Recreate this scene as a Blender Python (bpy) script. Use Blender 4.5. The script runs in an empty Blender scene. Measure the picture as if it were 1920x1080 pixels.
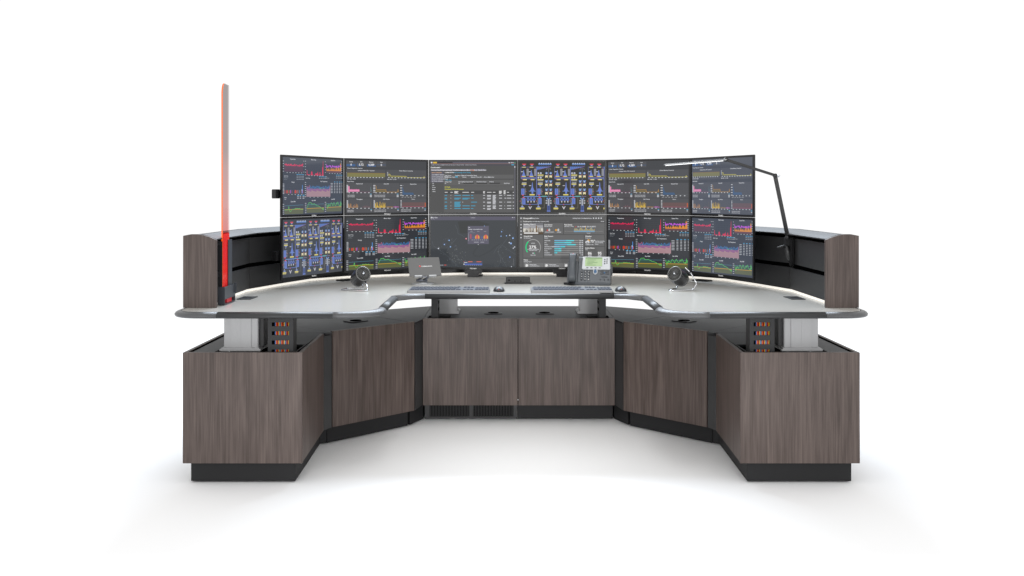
import bpy, bmesh, math, random
from mathutils import Matrix, Vector, Euler
R = math.radians
rnd = random.Random(7)
sc = bpy.context.scene
C = sc.collection

# ------------------------------------------------------------------ camera, world, lights
cam_d = bpy.data.cameras.new('camera'); cam = bpy.data.objects.new('camera', cam_d); C.objects.link(cam)
cam.location = (-0.054, 0, 1.31); cam.rotation_euler = (R(90), 0, 0)
cam_d.sensor_width = 36; cam_d.lens = 33.75
cam_d.shift_x = 5/1920; cam_d.shift_y = -175/1920
cam_d.clip_end = 300
sc.camera = cam
w = bpy.data.worlds.new('World'); sc.world = w; w.use_nodes = True
bg = w.node_tree.nodes['Background']
bg.inputs[0].default_value = (1, 1, 1, 1); bg.inputs[1].default_value = 1.06
def area(name, loc, target, size, power, color=(1, 1, 1), size_y=None):
    l = bpy.data.lights.new(name, 'AREA'); l.energy = power; l.color = color; l.size = size
    if size_y: l.shape = 'RECTANGLE'; l.size_y = size_y
    o = bpy.data.objects.new(name, l); C.objects.link(o); o.location = loc
    o.rotation_euler = (Vector(target)-Vector(loc)).to_track_quat('-Z', 'Y').to_euler()
    return o
for sx in (-1, 1):
    k = area('added_front_fill', (sx*1.9-.05, -.6, 1.0), (-sx*.25, 5.5, .38), .9, 4.3); k.data.spread = R(40)  # added unseen fill lights behind the camera, even out the wood fronts
k = area('added_floor_fill', (0, 3.0, 4.3), (0, 5.25, 0), 1.1, 2.0); k.data.spread = R(30)  # added unseen narrow light, lifts the floor inside the U
area('added_rear_fill', (0, 7.9, 3.7), (0, 5.0, .78), 3.6, 300, (.78, .88, 1), size_y=1.0)  # added unseen bluish light, brightens the front of the worktop
sc.view_settings.view_transform = 'Standard'; sc.view_settings.look = 'None'
sc.view_settings.exposure = 0; sc.view_settings.gamma = 1

# ------------------------------------------------------------------ materials
def lin(c):
    return tuple(((v/255)/12.92 if v/255 <= .04045 else ((v/255+.055)/1.055)**2.4) for v in c)
def mat(name, col, rough=.5, metal=0, spec=.5, emit=None, es=0, bump=None, coat=0, noise=None):
    m = bpy.data.materials.new(name); m.use_nodes = True
    nt = m.node_tree; b = nt.nodes['Principled BSDF']
    b.inputs['Base Color'].default_value = (*col, 1); b.inputs['Roughness'].default_value = rough
    b.inputs['Metallic'].default_value = metal; b.inputs['Specular IOR Level'].default_value = spec
    b.inputs['Coat Weight'].default_value = coat
    if emit: b.inputs['Emission Color'].default_value = (*emit, 1); b.inputs['Emission Strength'].default_value = es
    tc = nt.nodes.new('ShaderNodeTexCoord')
    if noise:            # small colour mottling: (scale, amount)
        n = nt.nodes.new('ShaderNodeTexNoise'); n.inputs['Scale'].default_value = noise[0]; n.inputs['Detail'].default_value = 4
        nt.links.new(tc.outputs['Object'], n.inputs['Vector'])
        r = nt.nodes.new('ShaderNodeMapRange'); r.inputs[1].default_value = .3; r.inputs[2].default_value = .7
        r.inputs[3].default_value = 1-noise[1]; r.inputs[4].default_value = 1+noise[1]
        nt.links.new(n.outputs['Fac'], r.inputs[0])
        h = nt.nodes.new('ShaderNodeVectorMath'); h.operation = 'SCALE'; h.inputs[0].default_value = col
        nt.links.new(r.outputs[0], h.inputs['Scale']); nt.links.new(h.outputs[0], b.inputs['Base Color'])
    if bump:
        n = nt.nodes.new('ShaderNodeTexNoise'); n.inputs['Scale'].default_value = bump[0]; n.inputs['Detail'].default_value = 3
        nt.links.new(tc.outputs['Object'], n.inputs['Vector'])
        bb = nt.nodes.new('ShaderNodeBump'); bb.inputs['Strength'].default_value = bump[1]; bb.inputs['Distance'].default_value = .002
        nt.links.new(n.outputs['Fac'], bb.inputs['Height']); nt.links.new(bb.outputs[0], b.inputs['Normal'])
    return m
def wood_mat(name, seed=0, tint=1.0):
    m = bpy.data.materials.new(name); m.use_nodes = True
    nt = m.node_tree; b = nt.nodes['Principled BSDF']; L = nt.links
    tc = nt.nodes.new('ShaderNodeTexCoord')
    oi = nt.nodes.new('ShaderNodeObjectInfo')
    ad = nt.nodes.new('ShaderNodeVectorMath'); ad.operation = 'MULTIPLY_ADD'
    cmb = nt.nodes.new('ShaderNodeCombineXYZ')
    rm = nt.nodes.new('ShaderNodeMath'); rm.operation = 'MULTIPLY'; rm.inputs[1].default_value = 37
    L.new(oi.outputs['Random'], rm.inputs[0]); L.new(rm.outputs[0], cmb.inputs[0]); L.new(rm.outputs[0], cmb.inputs[2])
    ad.inputs[1].default_value = (1, 1, 1); L.new(tc.outputs['Object'], ad.inputs[0]); L.new(cmb.outputs[0], ad.inputs[2])
    def layer(sx, sz, scale, detail, rough=.5, dist=0):
        mp = nt.nodes.new('ShaderNodeMapping'); mp.inputs['Scale'].default_value = (sx, sx, sz)
        L.new(ad.outputs[0], mp.inputs['Vector'])
        n = nt.nodes.new('ShaderNodeTexNoise'); n.inputs['Scale'].default_value = scale; n.inputs['Detail'].default_value = detail
        n.inputs['Roughness'].default_value = rough; n.inputs['Distortion'].default_value = dist
        L.new(mp.outputs[0], n.inputs['Vector']); return n.outputs['Fac']
    a = layer(1, .05, 26, 4, .6, .5); c = layer(1, .035, 110, 3, .55); f = layer(1, .012, 330, 2, .5)
    g = layer(1, .16, 11, 3, .5, 1.2)
    def mul(x, k):
        q = nt.nodes.new('ShaderNodeMath'); q.operation = 'MULTIPLY'; q.inputs[1].default_value = k; L.new(x, q.inputs[0]); return q.outputs[0]
    def add(x, y):
        q = nt.nodes.new('ShaderNodeMath'); q.operation = 'ADD'; L.new(x, q.inputs[0]); L.new(y, q.inputs[1]); return q.outputs[0]
    s = add(add(mul(a, .28), mul(c, .28)), add(mul(f, .26), mul(g, .18)))
    cr = nt.nodes.new('ShaderNodeValToRGB'); e = cr.color_ramp.elements
    e[0].position = .38; e[0].color = (*[v*tint*q for q, v in zip((1.01, .975, .94), lin((73, 63, 59)))], 1)
    e[1].position = .63; e[1].color = (*[v*tint*q for q, v in zip((1.01, .975, .94), lin((122, 109, 104)))], 1)
    k = e.new(.475); k.color = (*[v*tint*q for q, v in zip((1.01, .975, .94), lin((92, 80, 76)))], 1)
    k = e.new(.53); k.color = (*[v*tint*q for q, v in zip((1.01, .975, .94), lin((104, 92, 88)))], 1)
    L.new(s, cr.inputs[0]); L.new(cr.outputs[0], b.inputs['Base Color'])
    b.inputs['Roughness'].default_value = .45; b.inputs['Specular IOR Level'].default_value = .35
    bb = nt.nodes.new('ShaderNodeBump'); bb.inputs['Strength'].default_value = .12; bb.inputs['Distance'].default_value = .001
    L.new(f, bb.inputs['Height']); L.new(bb.outputs[0], b.inputs['Normal'])
    return m
M = {}
M['wood'] = wood_mat('grey_brown_laminate', tint=.67)
M['wood_edge'] = mat('laminate_edge', lin((84, 70, 64)), .5)
M['floor'] = mat('white_floor', (.97, .97, .97), .9, spec=0)
M['black'] = mat('black_powdercoat', (.020, .020, .021), .55, bump=(900, .05), spec=.35)
M['plinth'] = mat('black_plinth', (.017, .017, .018), .6, spec=.25)
M['void'] = mat('black_cavity', (.003, .003, .003), .9, spec=0)
M['top_black'] = mat('charcoal_cabinet_top', (.019, .019, .020), .5, spec=.3, bump=(700, .04), noise=(6, .06))
M['post'] = mat('charcoal_post', (.040, .040, .041), .5, spec=.35)
M['worktop'] = mat('pale_worktop', lin((198, 196, 190)), .20, spec=.35, noise=(220, .035), bump=(500, .02))
M['trim'] = mat('grey_urethane_edge', (.027, .028, .029), .42, spec=.4, bump=(900, .08))
M['trim_corner'] = mat('speckled_grey_corner_edge', (.068, .069, .072), .38, spec=.6, bump=(1100, .35), noise=(900, .25))
M['alu'] = mat('brushed_aluminium', (.34, .34, .345), .42, metal=.2, bump=(300, .03))
M['alu_dark'] = mat('dark_seam', (.10, .10, .10), .5)
M['bezel'] = mat('monitor_bezel', (.006, .006, .007), .28, spec=.5)
M['wall_panel'] = mat('slat_wall_panel', (.022, .022, .023), .42, spec=.45, bump=(800, .05))
M['hood'] = mat('slat_wall_hood', (.026, .026, .027), .5, spec=.35)
M['led'] = mat('warm_led_strip', (.9, .88, .84), .4, emit=(1, .95, .86), es=.75)
M['chrome'] = mat('chrome', (.72, .73, .75), .13, metal=1)
M['fan_black'] = mat('fan_housing_plastic', (.014, .015, .018), .24, spec=.7)
M['fan_grille'] = mat('fan_grille_plastic', (.15, .15, .145), .35, spec=.6)
M['silver'] = mat('silver_plastic', (.50, .51, .52), .35, metal=.3)
M['silver_light'] = mat('light_silver_plastic', (.52, .54, .56), .4)
M['phone'] = mat('phone_grey_plastic', (.062, .070, .079), .36, spec=.5, bump=(900, .04))
M['phone_dark'] = mat('phone_dark_keys', (.022, .025, .030), .35)
M['white'] = mat('white_print', (.8, .8, .8), .5)
M['lcd'] = mat('green_lcd', lin((142, 168, 118)), .25, emit=lin((150, 190, 120)), es=.05)
M['lcd_dark'] = mat('lcd_ink', lin((60, 100, 50)), .4)
M['blue'] = mat('blue_button', lin((60, 95, 130)), .3)
M['red'] = mat('red_lamp', lin((235, 50, 60)), .3)
M['key'] = mat('keycap_slate', (.034, .044, .068), .42, spec=.5)
M['kb_case'] = mat('keyboard_silver', (.26, .26, .265), .35, metal=.3)
M['kb_deck'] = mat('keyboard_deck', (.07, .08, .10), .4)
M['mouse'] = mat('mouse_black', (.012, .013, .016), .42, spec=.4)
M['tablet'] = mat('tablet_grey_glass', (.13, .13, .128), .35, spec=.4)
M['tablet_side'] = mat('tablet_metal', (.13, .14, .16), .35, metal=.5)
M['hinge'] = mat('hinge_gunmetal', (.17, .18, .21), .3, metal=.6)
M['outlet'] = mat('outlet_housing', (.028, .028, .029), .45, spec=.3)
M['lamp_black'] = mat('lamp_black_metal', (.014, .014, .015), .32, spec=.6)
M['lamp_led'] = mat('lamp_led_diffuser', (.9, .9, .9), .4, emit=(1, 1, 1), es=.8)
M['lamp_alu'] = mat('lamp_head_metal', (.30, .31, .32), .35, metal=.7)
M['bracket'] = mat('divider_bracket', (.050, .056, .066), .35, spec=.5)
M['bracket_dark'] = mat('divider_channel', (.012, .013, .015), .4)
CABLES = [mat('cable_'+n, lin(c), .4) for n, c in (('blue', (60, 120, 190)), ('orange', (215, 110, 40)), ('red', (190, 25, 15)), ('dark_red', (120, 20, 12)), ('yellow', (230, 185, 40)), ('grey', (90, 110, 120)))]
for m in (M['white'],): pass

# screens: pixels are a colour attribute, lit from inside, behind a glossy sheet
def screen_mat(name, glow=(0, 0, 0), gain=.84):
    m = bpy.data.materials.new(name); m.use_nodes = True; nt = m.node_tree; b = nt.nodes['Principled BSDF']
    b.inputs['Base Color'].default_value = (.004, .004, .005, 1); b.inputs['Roughness'].default_value = .08
    b.inputs['Specular IOR Level'].default_value = .30
    at = nt.nodes.new('ShaderNodeAttribute'); at.attribute_name = 'pixels'
    ad = nt.nodes.new('ShaderNodeVectorMath'); ad.operation = 'MULTIPLY_ADD'
    ad.inputs[1].default_value = (gain, gain, gain); ad.inputs[2].default_value = glow
    nt.links.new(at.outputs['Color'], ad.inputs[0]); nt.links.new(ad.outputs[0], b.inputs['Emission Color'])
    b.inputs['Emission Strength'].default_value = 1
    return m
M['screen'] = screen_mat('lit_screen')
M['screen_haze'] = screen_mat('lit_screen_painted_haze', (.040, .048, .068), .72)  # outer screens: bluish reflected haze painted in as extra emission
# acrylic divider: clear pink sheet, edges glow orange
def acrylic():
    m = bpy.data.materials.new('red_tinted_acrylic'); m.use_nodes = True; nt = m.node_tree
    nt.nodes.remove(nt.nodes['Principled BSDF']); out = nt.nodes['Material Output']
    tc = nt.nodes.new('ShaderNodeTexCoord'); sp = nt.nodes.new('ShaderNodeSeparateXYZ')
    nt.links.new(tc.outputs['Object'], sp.inputs[0])
    cr = nt.nodes.new('ShaderNodeValToRGB'); mr = nt.nodes.new('ShaderNodeMapRange')
    mr.inputs[1].default_value = 0; mr.inputs[2].default_value = 1.06
    nt.links.new(sp.outputs[2], mr.inputs[0]); nt.links.new(mr.outputs[0], cr.inputs[0])
    e = cr.color_ramp.elements
    e[0].position = .0; e[0].color = (.80, .004, .002, 1)
    e[1].position = 1; e[1].color = (.38, .345, .34, 1)
    e[0].color = (.80, .010, .004, 1); e[1].color = (.60, .575, .57, 1)
    for p, c in ((.318, (.80, .008, .005)), (.326, (.84, .52, .51)), (.45, (.80, .60, .59)), (.62, (.72, .60, .59)), (.70, (.64, .58, .575))):
        k = e.new(p); k.color = (*c, 1)
    tr = nt.nodes.new('ShaderNodeBsdfTransparent'); nt.links.new(cr.outputs[0], tr.inputs[0])
    df = nt.nodes.new('ShaderNodeBsdfPrincipled'); df.inputs['Base Color'].default_value = (.85, .010, .006, 1); df.inputs['Roughness'].default_value = .15
    st = nt.nodes.new('ShaderNodeMapRange'); st.inputs[1].default_value = .333; st.inputs[2].default_value = .340; st.inputs[3].default_value = .9; st.inputs[4].default_value = 0
    nt.links.new(sp.outputs[2], st.inputs[0])
    mx = nt.nodes.new('ShaderNodeMixShader'); nt.links.new(st.outputs[0], mx.inputs[0])
    nt.links.new(tr.outputs[0], mx.inputs[1]); nt.links.new(df.outputs[0], mx.inputs[2]); nt.links.new(mx.outputs[0], out.inputs[0])
    return m
M['acrylic'] = acrylic()
M['acrylic_edge'] = mat('fluorescent_orange_edge', lin((255, 95, 20)), .3, emit=lin((255, 110, 30)), es=.45)

# ------------------------------------------------------------------ mesh helper
class B:
    def __init__(s): s.bm = bmesh.new(); s.T = Matrix.Identity(4); s.mi = 0
    def _take(s, t, smooth=False, bev=0):
        if bev: bmesh.ops.bevel(t, geom=list(t.edges), offset=bev, segments=2, affect='EDGES', clamp_overlap=True)
        bmesh.ops.recalc_face_normals(t, faces=t.faces)
        mp = {v: s.bm.verts.new(s.T @ v.co) for v in t.verts}
        for f in t.faces:
            try: g = s.bm.faces.new([mp[v] for v in f.verts]); g.smooth = smooth; g.material_index = s.mi
            except ValueError: pass
        t.free(); return s
    def box(s, x0, x1, y0, y1, z0, z1, bev=0):
        t = bmesh.new()
        v = [t.verts.new((x, y, z)) for z in (z0, z1) for x, y in ((x0, y0), (x1, y0), (x1, y1), (x0, y1))]
        for q in ((0, 1, 2, 3), (4, 5, 6, 7), (0, 1, 5, 4), (1, 2, 6, 5), (2, 3, 7, 6), (3, 0, 4, 7)): t.faces.new([v[i] for i in q])
        return s._take(t, bev=bev)
    def prism(s, poly, z0, z1, bev=0):
        t = bmesh.new(); a = [t.verts.new((x, y, z0)) for x, y in poly]; b = [t.verts.new((x, y, z1)) for x, y in poly]
        t.faces.new(a[::-1]); t.faces.new(b); n = len(poly)
        for i in range(n): t.faces.new([a[i], a[(i+1) % n], b[(i+1) % n], b[i]])
        return s._take(t, bev=bev)
    def rings(s, rs, closed=True, caps=True, smooth=True, loop=False):
        t = bmesh.new(); vs = [[t.verts.new(p) for p in r] for r in rs]; n = len(rs[0])
        pairs = list(zip(vs, vs[1:])) + ([(vs[-1], vs[0])] if loop else [])
        for a, b in pairs:
            for i in range(n if closed else n-1):
                j = (i+1) % n
                try: t.faces.new([a[i], a[j], b[j], b[i]])
                except ValueError: pass
        if caps and closed and not loop: t.faces.new(vs[0][::-1]); t.faces.new(vs[-1])
        return s._take(t, smooth)
    def tube(s, pts, r, seg=10, flat=1.0):
        pts = [Vector(p) for p in pts]; rs = []; up = None
        for i, p in enumerate(pts):
            d = ((pts[min(i+1, len(pts)-1)]-pts[max(i-1, 0)])).normalized()
            if up is None: up = Vector((0, 0, 1)) if abs(d.z) < .9 else Vector((1, 0, 0))
            a = d.cross(up).normalized(); up = a.cross(d).normalized()
            rr = r[i] if isinstance(r, (list, tuple)) else r
            rs.append([p+(a*math.cos(k*2*math.pi/seg)+up*flat*math.sin(k*2*math.pi/seg))*rr for k in range(seg)])
        return s.rings(rs)
    def lathe(s, prof, seg=32, mtx=None, caps=True):      # prof: (radius, z) about local Z
        old = s.T; s.T = old @ (mtx or Matrix.Identity(4))
        s.rings([[(r*math.cos(k*2*math.pi/seg), r*math.sin(k*2*math.pi/seg), z) for k in range(seg)] for r, z in prof], caps=caps)
        s.T = old; return s
    def ball(s, c, r, sx=1, sy=1, sz=1, seg=16):
        t = bmesh.new(); bmesh.ops.create_uvsphere(t, u_segments=seg, v_segments=seg//2, radius=r)
        for v in t.verts: v.co = Vector((v.co.x*sx, v.co.y*sy, v.co.z*sz))+Vector(c)
        return s._take(t, True)
    def build(s, name, m, parent=None, org=None, label=None):
        me = bpy.data.meshes.new(name)
        if org is not None: bmesh.ops.translate(s.bm, verts=s.bm.verts, vec=-Vector(org))
        s.bm.to_mesh(me); s.bm.free()
        for mm in (m if isinstance(m, list) else [m]): me.materials.append(mm)
        o = bpy.data.objects.new(name, me); C.objects.link(o)
        if parent: o.parent = parent
        if label: o['label'] = label
        return o
def thing(name, label, cat, loc=(0, 0, 0), rz=0, group=None):
    o = bpy.data.objects.new(name, None); C.objects.link(o); o.empty_display_size = .05
    o.location = loc; o.rotation_euler = (0, 0, rz); o['label'] = label; o['category'] = cat
    if group: o['group'] = group
    return o
def copy_tree(o, parent=None):
    c = o.copy(); C.objects.link(c); c.parent = parent
    for ch in list(o.children): copy_tree(ch, c)
    return c
def basis(o, x, y, z):     # frame: origin and three axes
    m = Matrix.Identity(4)
    for i, a in enumerate((x, y, z)):
        a = Vector(a).normalized(); m[0][i], m[1][i], m[2][i] = a
    m.translation = Vector(o); return m
def offs(path, o):         # left-hand offset with mitres
    n = len(path); out = []
    for i, p in enumerate(path):
        ns = []
        if i > 0: d = (Vector(p)-Vector(path[i-1])).normalized(); ns.append(Vector((-d.y, d.x)))
        if i < n-1: d = (Vector(path[i+1])-Vector(p)).normalized(); ns.append(Vector((-d.y, d.x)))
        v = ns[0] if len(ns) == 1 else (ns[0]+ns[1]).normalized()/max(.3, (ns[0]+ns[1]).normalized().dot(ns[0]))
        out.append((p[0]+v.x*o, p[1]+v.y*o))
    return out
def sweep(b, path, prof, i0=0, i1=None, smooth=False):
    cols = [offs(path, o) for o, z in prof]; i1 = len(path) if i1 is None else i1
    return b.rings([[(cols[k][i][0], cols[k][i][1], prof[k][1]) for k in range(len(prof))] for i in range(i0, i1)], smooth=smooth)
def mir(p): return [(-x, y) for x, y in p]
_txt = {}
def text2d(s):             # glyph outlines as triangles, height ~1, origin left baseline
    if s in _txt: return _txt[s]
    c = bpy.data.curves.new('t', 'FONT'); c.body = s; c.size = 1.38; c.resolution_u = 2; c.offset = .035
    o = bpy.data.objects.new('t', c); C.objects.link(o)
    dg = bpy.context.evaluated_depsgraph_get(); me = o.evaluated_get(dg).to_mesh()
    vs = [(v.co.x, v.co.y) for v in me.vertices]; fs = [list(p.vertices) for p in me.polygons]
    o.evaluated_get(dg).to_mesh_clear(); bpy.data.objects.remove(o); bpy.data.curves.remove(c)
    wd = max([v[0] for v in vs], default=1)
    _txt[s] = (vs, fs, wd); return _txt[s]

# ------------------------------------------------------------------ floor
f = B(); f.box(-60, 60, -30, 90, -.05, 0); fl = f.build('floor', M['floor']); fl['kind'] = 'structure'

# ------------------------------------------------------------------ base cabinets
ZT, ZB = .5985, .0985
TOP0, TOP1 = .582, .592
def plate(b, x0, x1, y0, y1, z0, z1, holes):
    xs = sorted({x0, x1, *[h[0] for h in holes], *[h[1] for h in holes]}); ys = sorted({y0, y1, *[h[2] for h in holes], *[h[3] for h in holes]})
    for a, c in zip(xs, xs[1:]):
        for d, e in zip(ys, ys[1:]):
            mx, my = (a+c)/2, (d+e)/2
            if any(h[0] < mx < h[1] and h[2] < my < h[3] for h in holes): continue
            b.box(a, c, d, e, z0, z1)
def grommet(root, x, y, rz, org):
    g = B(); g.T = Matrix.Translation((x, y, 0)) @ Matrix.Rotation(rz, 4, 'Z')
    g.box(-.055, .055, -.045, .045, TOP1+.0005, TOP1+.005, .001)
    o = g.build('cable_grommet', M['post'], root, org)
    h = B(); h.T = Matrix.Translation((x, y, 0)) @ Matrix.Rotation(rz, 4, 'Z')
    h.lathe([(.033, TOP1+.0052), (.033, TOP1+.007)], 24); hh = h.build('grommet_hole', M['void'], o)
    hh.data.transform(Matrix.Translation(-Vector(org)))
def end_cabinet(sg, label):
    org = (sg*1.26, 4.327, 0); t = thing('end_cabinet', label, 'cabinet', org, group='end cabinets')
    X = lambda a, b: (min(sg*a, sg*b), max(sg*a, sg*b))
    b = B(); x0, x1 = X(.9875, 1.5265); b.box(x0, x1, 4.327, 4.3455, ZB, ZT, .0012); b.build('front_panel', M['wood'], t, org)
    b = B(); x0, x1 = X(1.508, 1.5265); b.box(x0, x1, 4.347, 4.985, ZB, ZT, .0012); b.build('side_panel', M['wood'], t, org)
    P = [(.989, 4.3475), (1.0065, 4.925), (1.0245, 4.925), (1.007, 4.3475)]
    b = B(); b.prism([(sg*x, y) for x, y in P], ZB+.001, ZT-.001, .001); b.build('door', M['wood'], t, org)
    b = B(); b.prism([(sg*x, y) for x, y in ((1.03, 4.352), (1.500, 4.352), (1.500, 4.982), (1.03, 4.982))], ZB+.002, .50); b.build('carcass', M['void'], t, org)
    b = B(); x0, x1 = X(1.028, 1.502); h0, h1 = X(1.034, 1.40)
    plate(b, x0, x1, 4.351, 4.985, TOP0, TOP1, [(h0, h1, 4.362, 4.60)]); b.build('top_panel', M['top_black'], t, org)
    b = B(); x0, x1 = X(1.04, 1.500); b.box(x0, x1, 4.964, 4.98, .501, TOP0-.001); b.build('back_panel', M['void'], t, org)
    b = B(); x0, x1 = X(1.5025, 1.5075); b.box(x0, x1, 4.352, 4.985, TOP0, TOP1+.003); b.build('edge_strip', M['void'], t, org)
    b = B(); b.prism([(sg*x, y) for x, y in ((1.027, 4.369), (1.503, 4.369), (1.503, 4.97), (1.044, 5.02))], .006, ZB-.0005, .002); b.build('plinth', M['plinth'], t, org)
    return t
def corner_post(poly, ppoly, tpoly, org, label):
    t = thing('corner_filler', label, 'corner filler', org, group='corner fillers between cabinets')
    b = B(); b.prism(poly, ZB, TOP0-.001, .001); b.build('post', M['post'], t, org)
    b = B(); b.prism(ppoly, .006, ZB-.001, .0015); b.build('plinth', M['plinth'], t, org)
    b = B(); b.prism(tpoly, TOP0, TOP1); b.build('top_panel', M['top_black'], t, org)
def angled_cabinet(sg, label):
    A, Cc = Vector((sg*.975, 5.0)), Vector((sg*.586, 5.387))
    d = (Cc-A).normalized(); out = Vector((sg*.705, .709)).normalized()
    org = (*((A+Cc)/2), 0); t = thing('angled_cabinet', label, 'cabinet', org, group='angled cabinets')
    q = lambda a, o: tuple(A+d*a+out*o)
    L = (Cc-A).length
    b = B(); b.prism([q(0, 0), q(L, 0), q(L, .0185), q(0, .0185)], ZB, ZT, .0012); b.build('door', M['wood'], t, org)
    b = B(); b.prism([q(.002, .02), q(L-.002, .02), q(L-.002, .65), q(.002, .65)], ZB+.002, TOP0-.001); b.build('carcass', M['black'], t, org)
    b = B(); b.prism([q(.001, .0195), q(L-.001, .0195), q(L-.001, .66), q(.001, .66)], TOP0, TOP1); b.build('top_panel', M['top_black'], t, org)
    b = B(); b.prism([q(.004, .055), q(L-.004, .055), q(L-.004, .62), q(.004, .62)], .006, ZB-.001, .0015); b.build('plinth', M['plinth'], t, org)
    g = (Vector((sg*.936, 5.44)) if sg > 0 else Vector((-.925, 5.44)))
    grommet(t, g.x, g.y, math.atan2(d.y, d.x), org)
end_cabinet(-1, 'wood grain end cabinet under the left wing, below the red divider')
end_cabinet(1, 'wood grain end cabinet under the right wing, below the desk lamp side')
angled_cabinet(-1, 'angled wood cabinet between left end cabinet and vented centre cabinet')
angled_cabinet(1, 'angled wood cabinet between centre cabinet and right end cabinet')
for sg, a, c in ((-1, 'narrow black corner filler beside the left end cabinet', 'narrow black corner filler left of the vented plinth'),
                 (1, 'narrow black corner filler beside the right end cabinet', 'narrow black corner filler right of the centre cabinet doors')):
    S = lambda P: [(sg*x, y) for x, y in P]
    corner_post(S([(1.0085, 4.93), (.9785, 4.9965), (1.08, 5.10), (1.12, 4.99)]), S([(1.046, 5.022), (1.014, 5.045), (1.10, 5.16), (1.2, 5.02)]),
                S([(1.0115, 4.99), (.979, 5.003), (1.433, 5.46), (1.50, 5.40), (1.50, 4.99)]), (sg*1.01, 4.96, 0), a)
    corner_post(S([(.583, 5.392), (.5555, 5.522), (.5555, 5.75), (.68, 5.50)]), S([(.617, 5.44), (.556, 5.585), (.556, 5.8), (.72, 5.54)]),
                S([(.585, 5.3915), (.5555, 5.522), (.5555, 6.19), (1.047, 5.855)]), (sg*.57, 5.45, 0), c)
# centre cabinet
org = (0, 5.52, 0); t = thing('centre_cabinet', 'two door wood cabinet in the centre with a vent grille in its plinth', 'cabinet', org)
for x0, x1 in ((-.5515, -.0065), (-.0025, .5525)):
    b = B(); b.box(x0, x1, 5.52, 5.5385, ZB, ZT, .0012); b.build('door', M['wood'], t, org)
b = B(); b.box(-.550, .551, 5.54, 6.17, ZB+.002, .46); b.build('carcass', M['void'], t, org)
b = B(); plate(b, -.553, .553, 5.5395, 6.19, TOP0, TOP1, [(-.53, -.40, 5.556, 5.70), (.40, .53, 5.556, 5.70)]); b.build('top_panel', M['top_black'], t, org)
b = B(); b.box(-.5545, -.5505, 5.541, 6.18, ZB, TOP0-.001); b.box(.5515, .5550, 5.541, 6.18, ZB, TOP0-.001); b.box(-.549, .549, 6.17, 6.19, ZB, TOP0-.001); b.build('back_panel', M['black'], t, org)
b = B(); b.box(-.004, .548, 5.589, 6.1, .006, ZB-.001, .0015); b.build('plinth', M['plinth'], t, org)
v = B(); z0, z1 = .006, ZB-.002
v.box(-.548, -.006, 5.62, 6.1, z0, z1); vb = v.build('plinth', M['void'], t, org)
v = B()
for a, c in ((-.546, -.518), (-.286, -.266), (-.030, -.007)): v.box(a, c, 5.586, 5.60, z0, z1)
v.box(-.546, -.007, 5.587, 5.599, z0, z0+.012); v.box(-.546, -.007, 5.587, 5.599, z1-.009, z1)
vf = v.build('vent_frame', M['post'], t, org)
for a, c in ((-.518, -.286), (-.266, -.030)):
    v = B(); n = 26
    for k in range(n):
        x = a+(k+.5)*(c-a)/n; v.box(x-.0022, x+.0022, 5.589, 5.60, z0+.012, z1-.009)
    v.build('louvre_grille', M['black'], vf, org)
b = B(); b.lathe([(.004, 0), (.004, .003)], 14, basis((-.0045, 5.519, .132), (1, 0, 0), (0, 0, 1), (0, -1, 0))); b.build('lock', M['chrome'], t, org)
grommet(t, -.151, 5.80, 0, org); grommet(t, .159, 5.80, 0, org)

# ------------------------------------------------------------------ sit-stand worktop
def arc(cx, cy, r, a0, a1, n): return [(cx+r*math.cos(R(a0+(a1-a0)*i/n)), cy+r*math.sin(R(a0+(a1-a0)*i/n))) for i in range(n+1)]
half = [(0.0, 5.07), (.50, 5.07), (.556, 5.068), (.63, 4.975), (.63, 4.50)] + arc(.81, 4.455, .185, 175, 270, 10)[0:] + [(.84, 4.27), (1.36, 4.27)] + arc(1.452, 4.40, .13, 275, 360, 9) + [(1.582, 4.48), (1.582, 4.85)]
FR = mir(half[::-1]) + half[1:]
nH = len(half); c0 = nH-1
Z1, Z0 = .785, .757
def ix(i): return (c0-i, c0+i)
FP_r = [(0, 6.31), (.36, 6.30), (.76, 6.20), (1.07, 6.04), (1.25, 5.85), (1.36, 5.53), (1.46, 5.19), (1.46, 4.468)]
FP = mir(FP_r[::-1]) + FP_r[1:]
org = (0, 5.4, Z0)
desk = thing('sit_stand_worktop', 'U shaped pale worktop with dark moulded edge on four lifting columns', 'worktop', org)
inn = offs(FR, .0345)
back = offs(FP, .115)
poly = [p for p in inn] + [p for p in back[::-1] if p[1] > 4.95]
b = B(); b.prism(poly, Z0+.0005, Z1); b.build('surface', M['worktop'], desk, org)
prof = [(.034, Z1-.0003), (.024, Z1-.0005), (.013, Z1-.003), (.005, Z1-.008), (0, Z1-.0155), (.0015, Z1-.020), (.0015, Z1-.0215), (.006, Z0+.002), (.014, Z0), (.034, Z0)]
nA = 4; nB = nA+11+1
segs = [(0, 2, 'trim'), (2, 4-1, 'trim_corner'), (3, 5, 'trim'), (4, 5+11, 'trim_corner'), (15, 18, 'trim')]
def trim(i0, i1, m, name):
    for sgn in (1, -1):
        b = B()
        a, c = (c0+i0, c0+i1) if sgn > 0 else (c0-i1, c0-i0)
        if i0 == 0 and sgn < 0: continue
        if i0 == 0: a, c = c0-i1, c0+i1
        sweep(b, FR, prof, a, c+1, smooth=True); b.build(name, M[m], desk, org)
trim(0, 1, 'trim', 'edge_trim'); trim(1, 3, 'trim_corner', 'corner_trim'); trim(3, 4, 'trim', 'edge_trim')
kA = 4; kB = 5+10+1; kC = kB+1+0
trim(kA, kB, 'trim_corner', 'corner_trim'); trim(kB, kB+1, 'trim', 'edge_trim'); trim(kB+1, len(half)-1, 'trim_corner', 'corner_trim')
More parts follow.
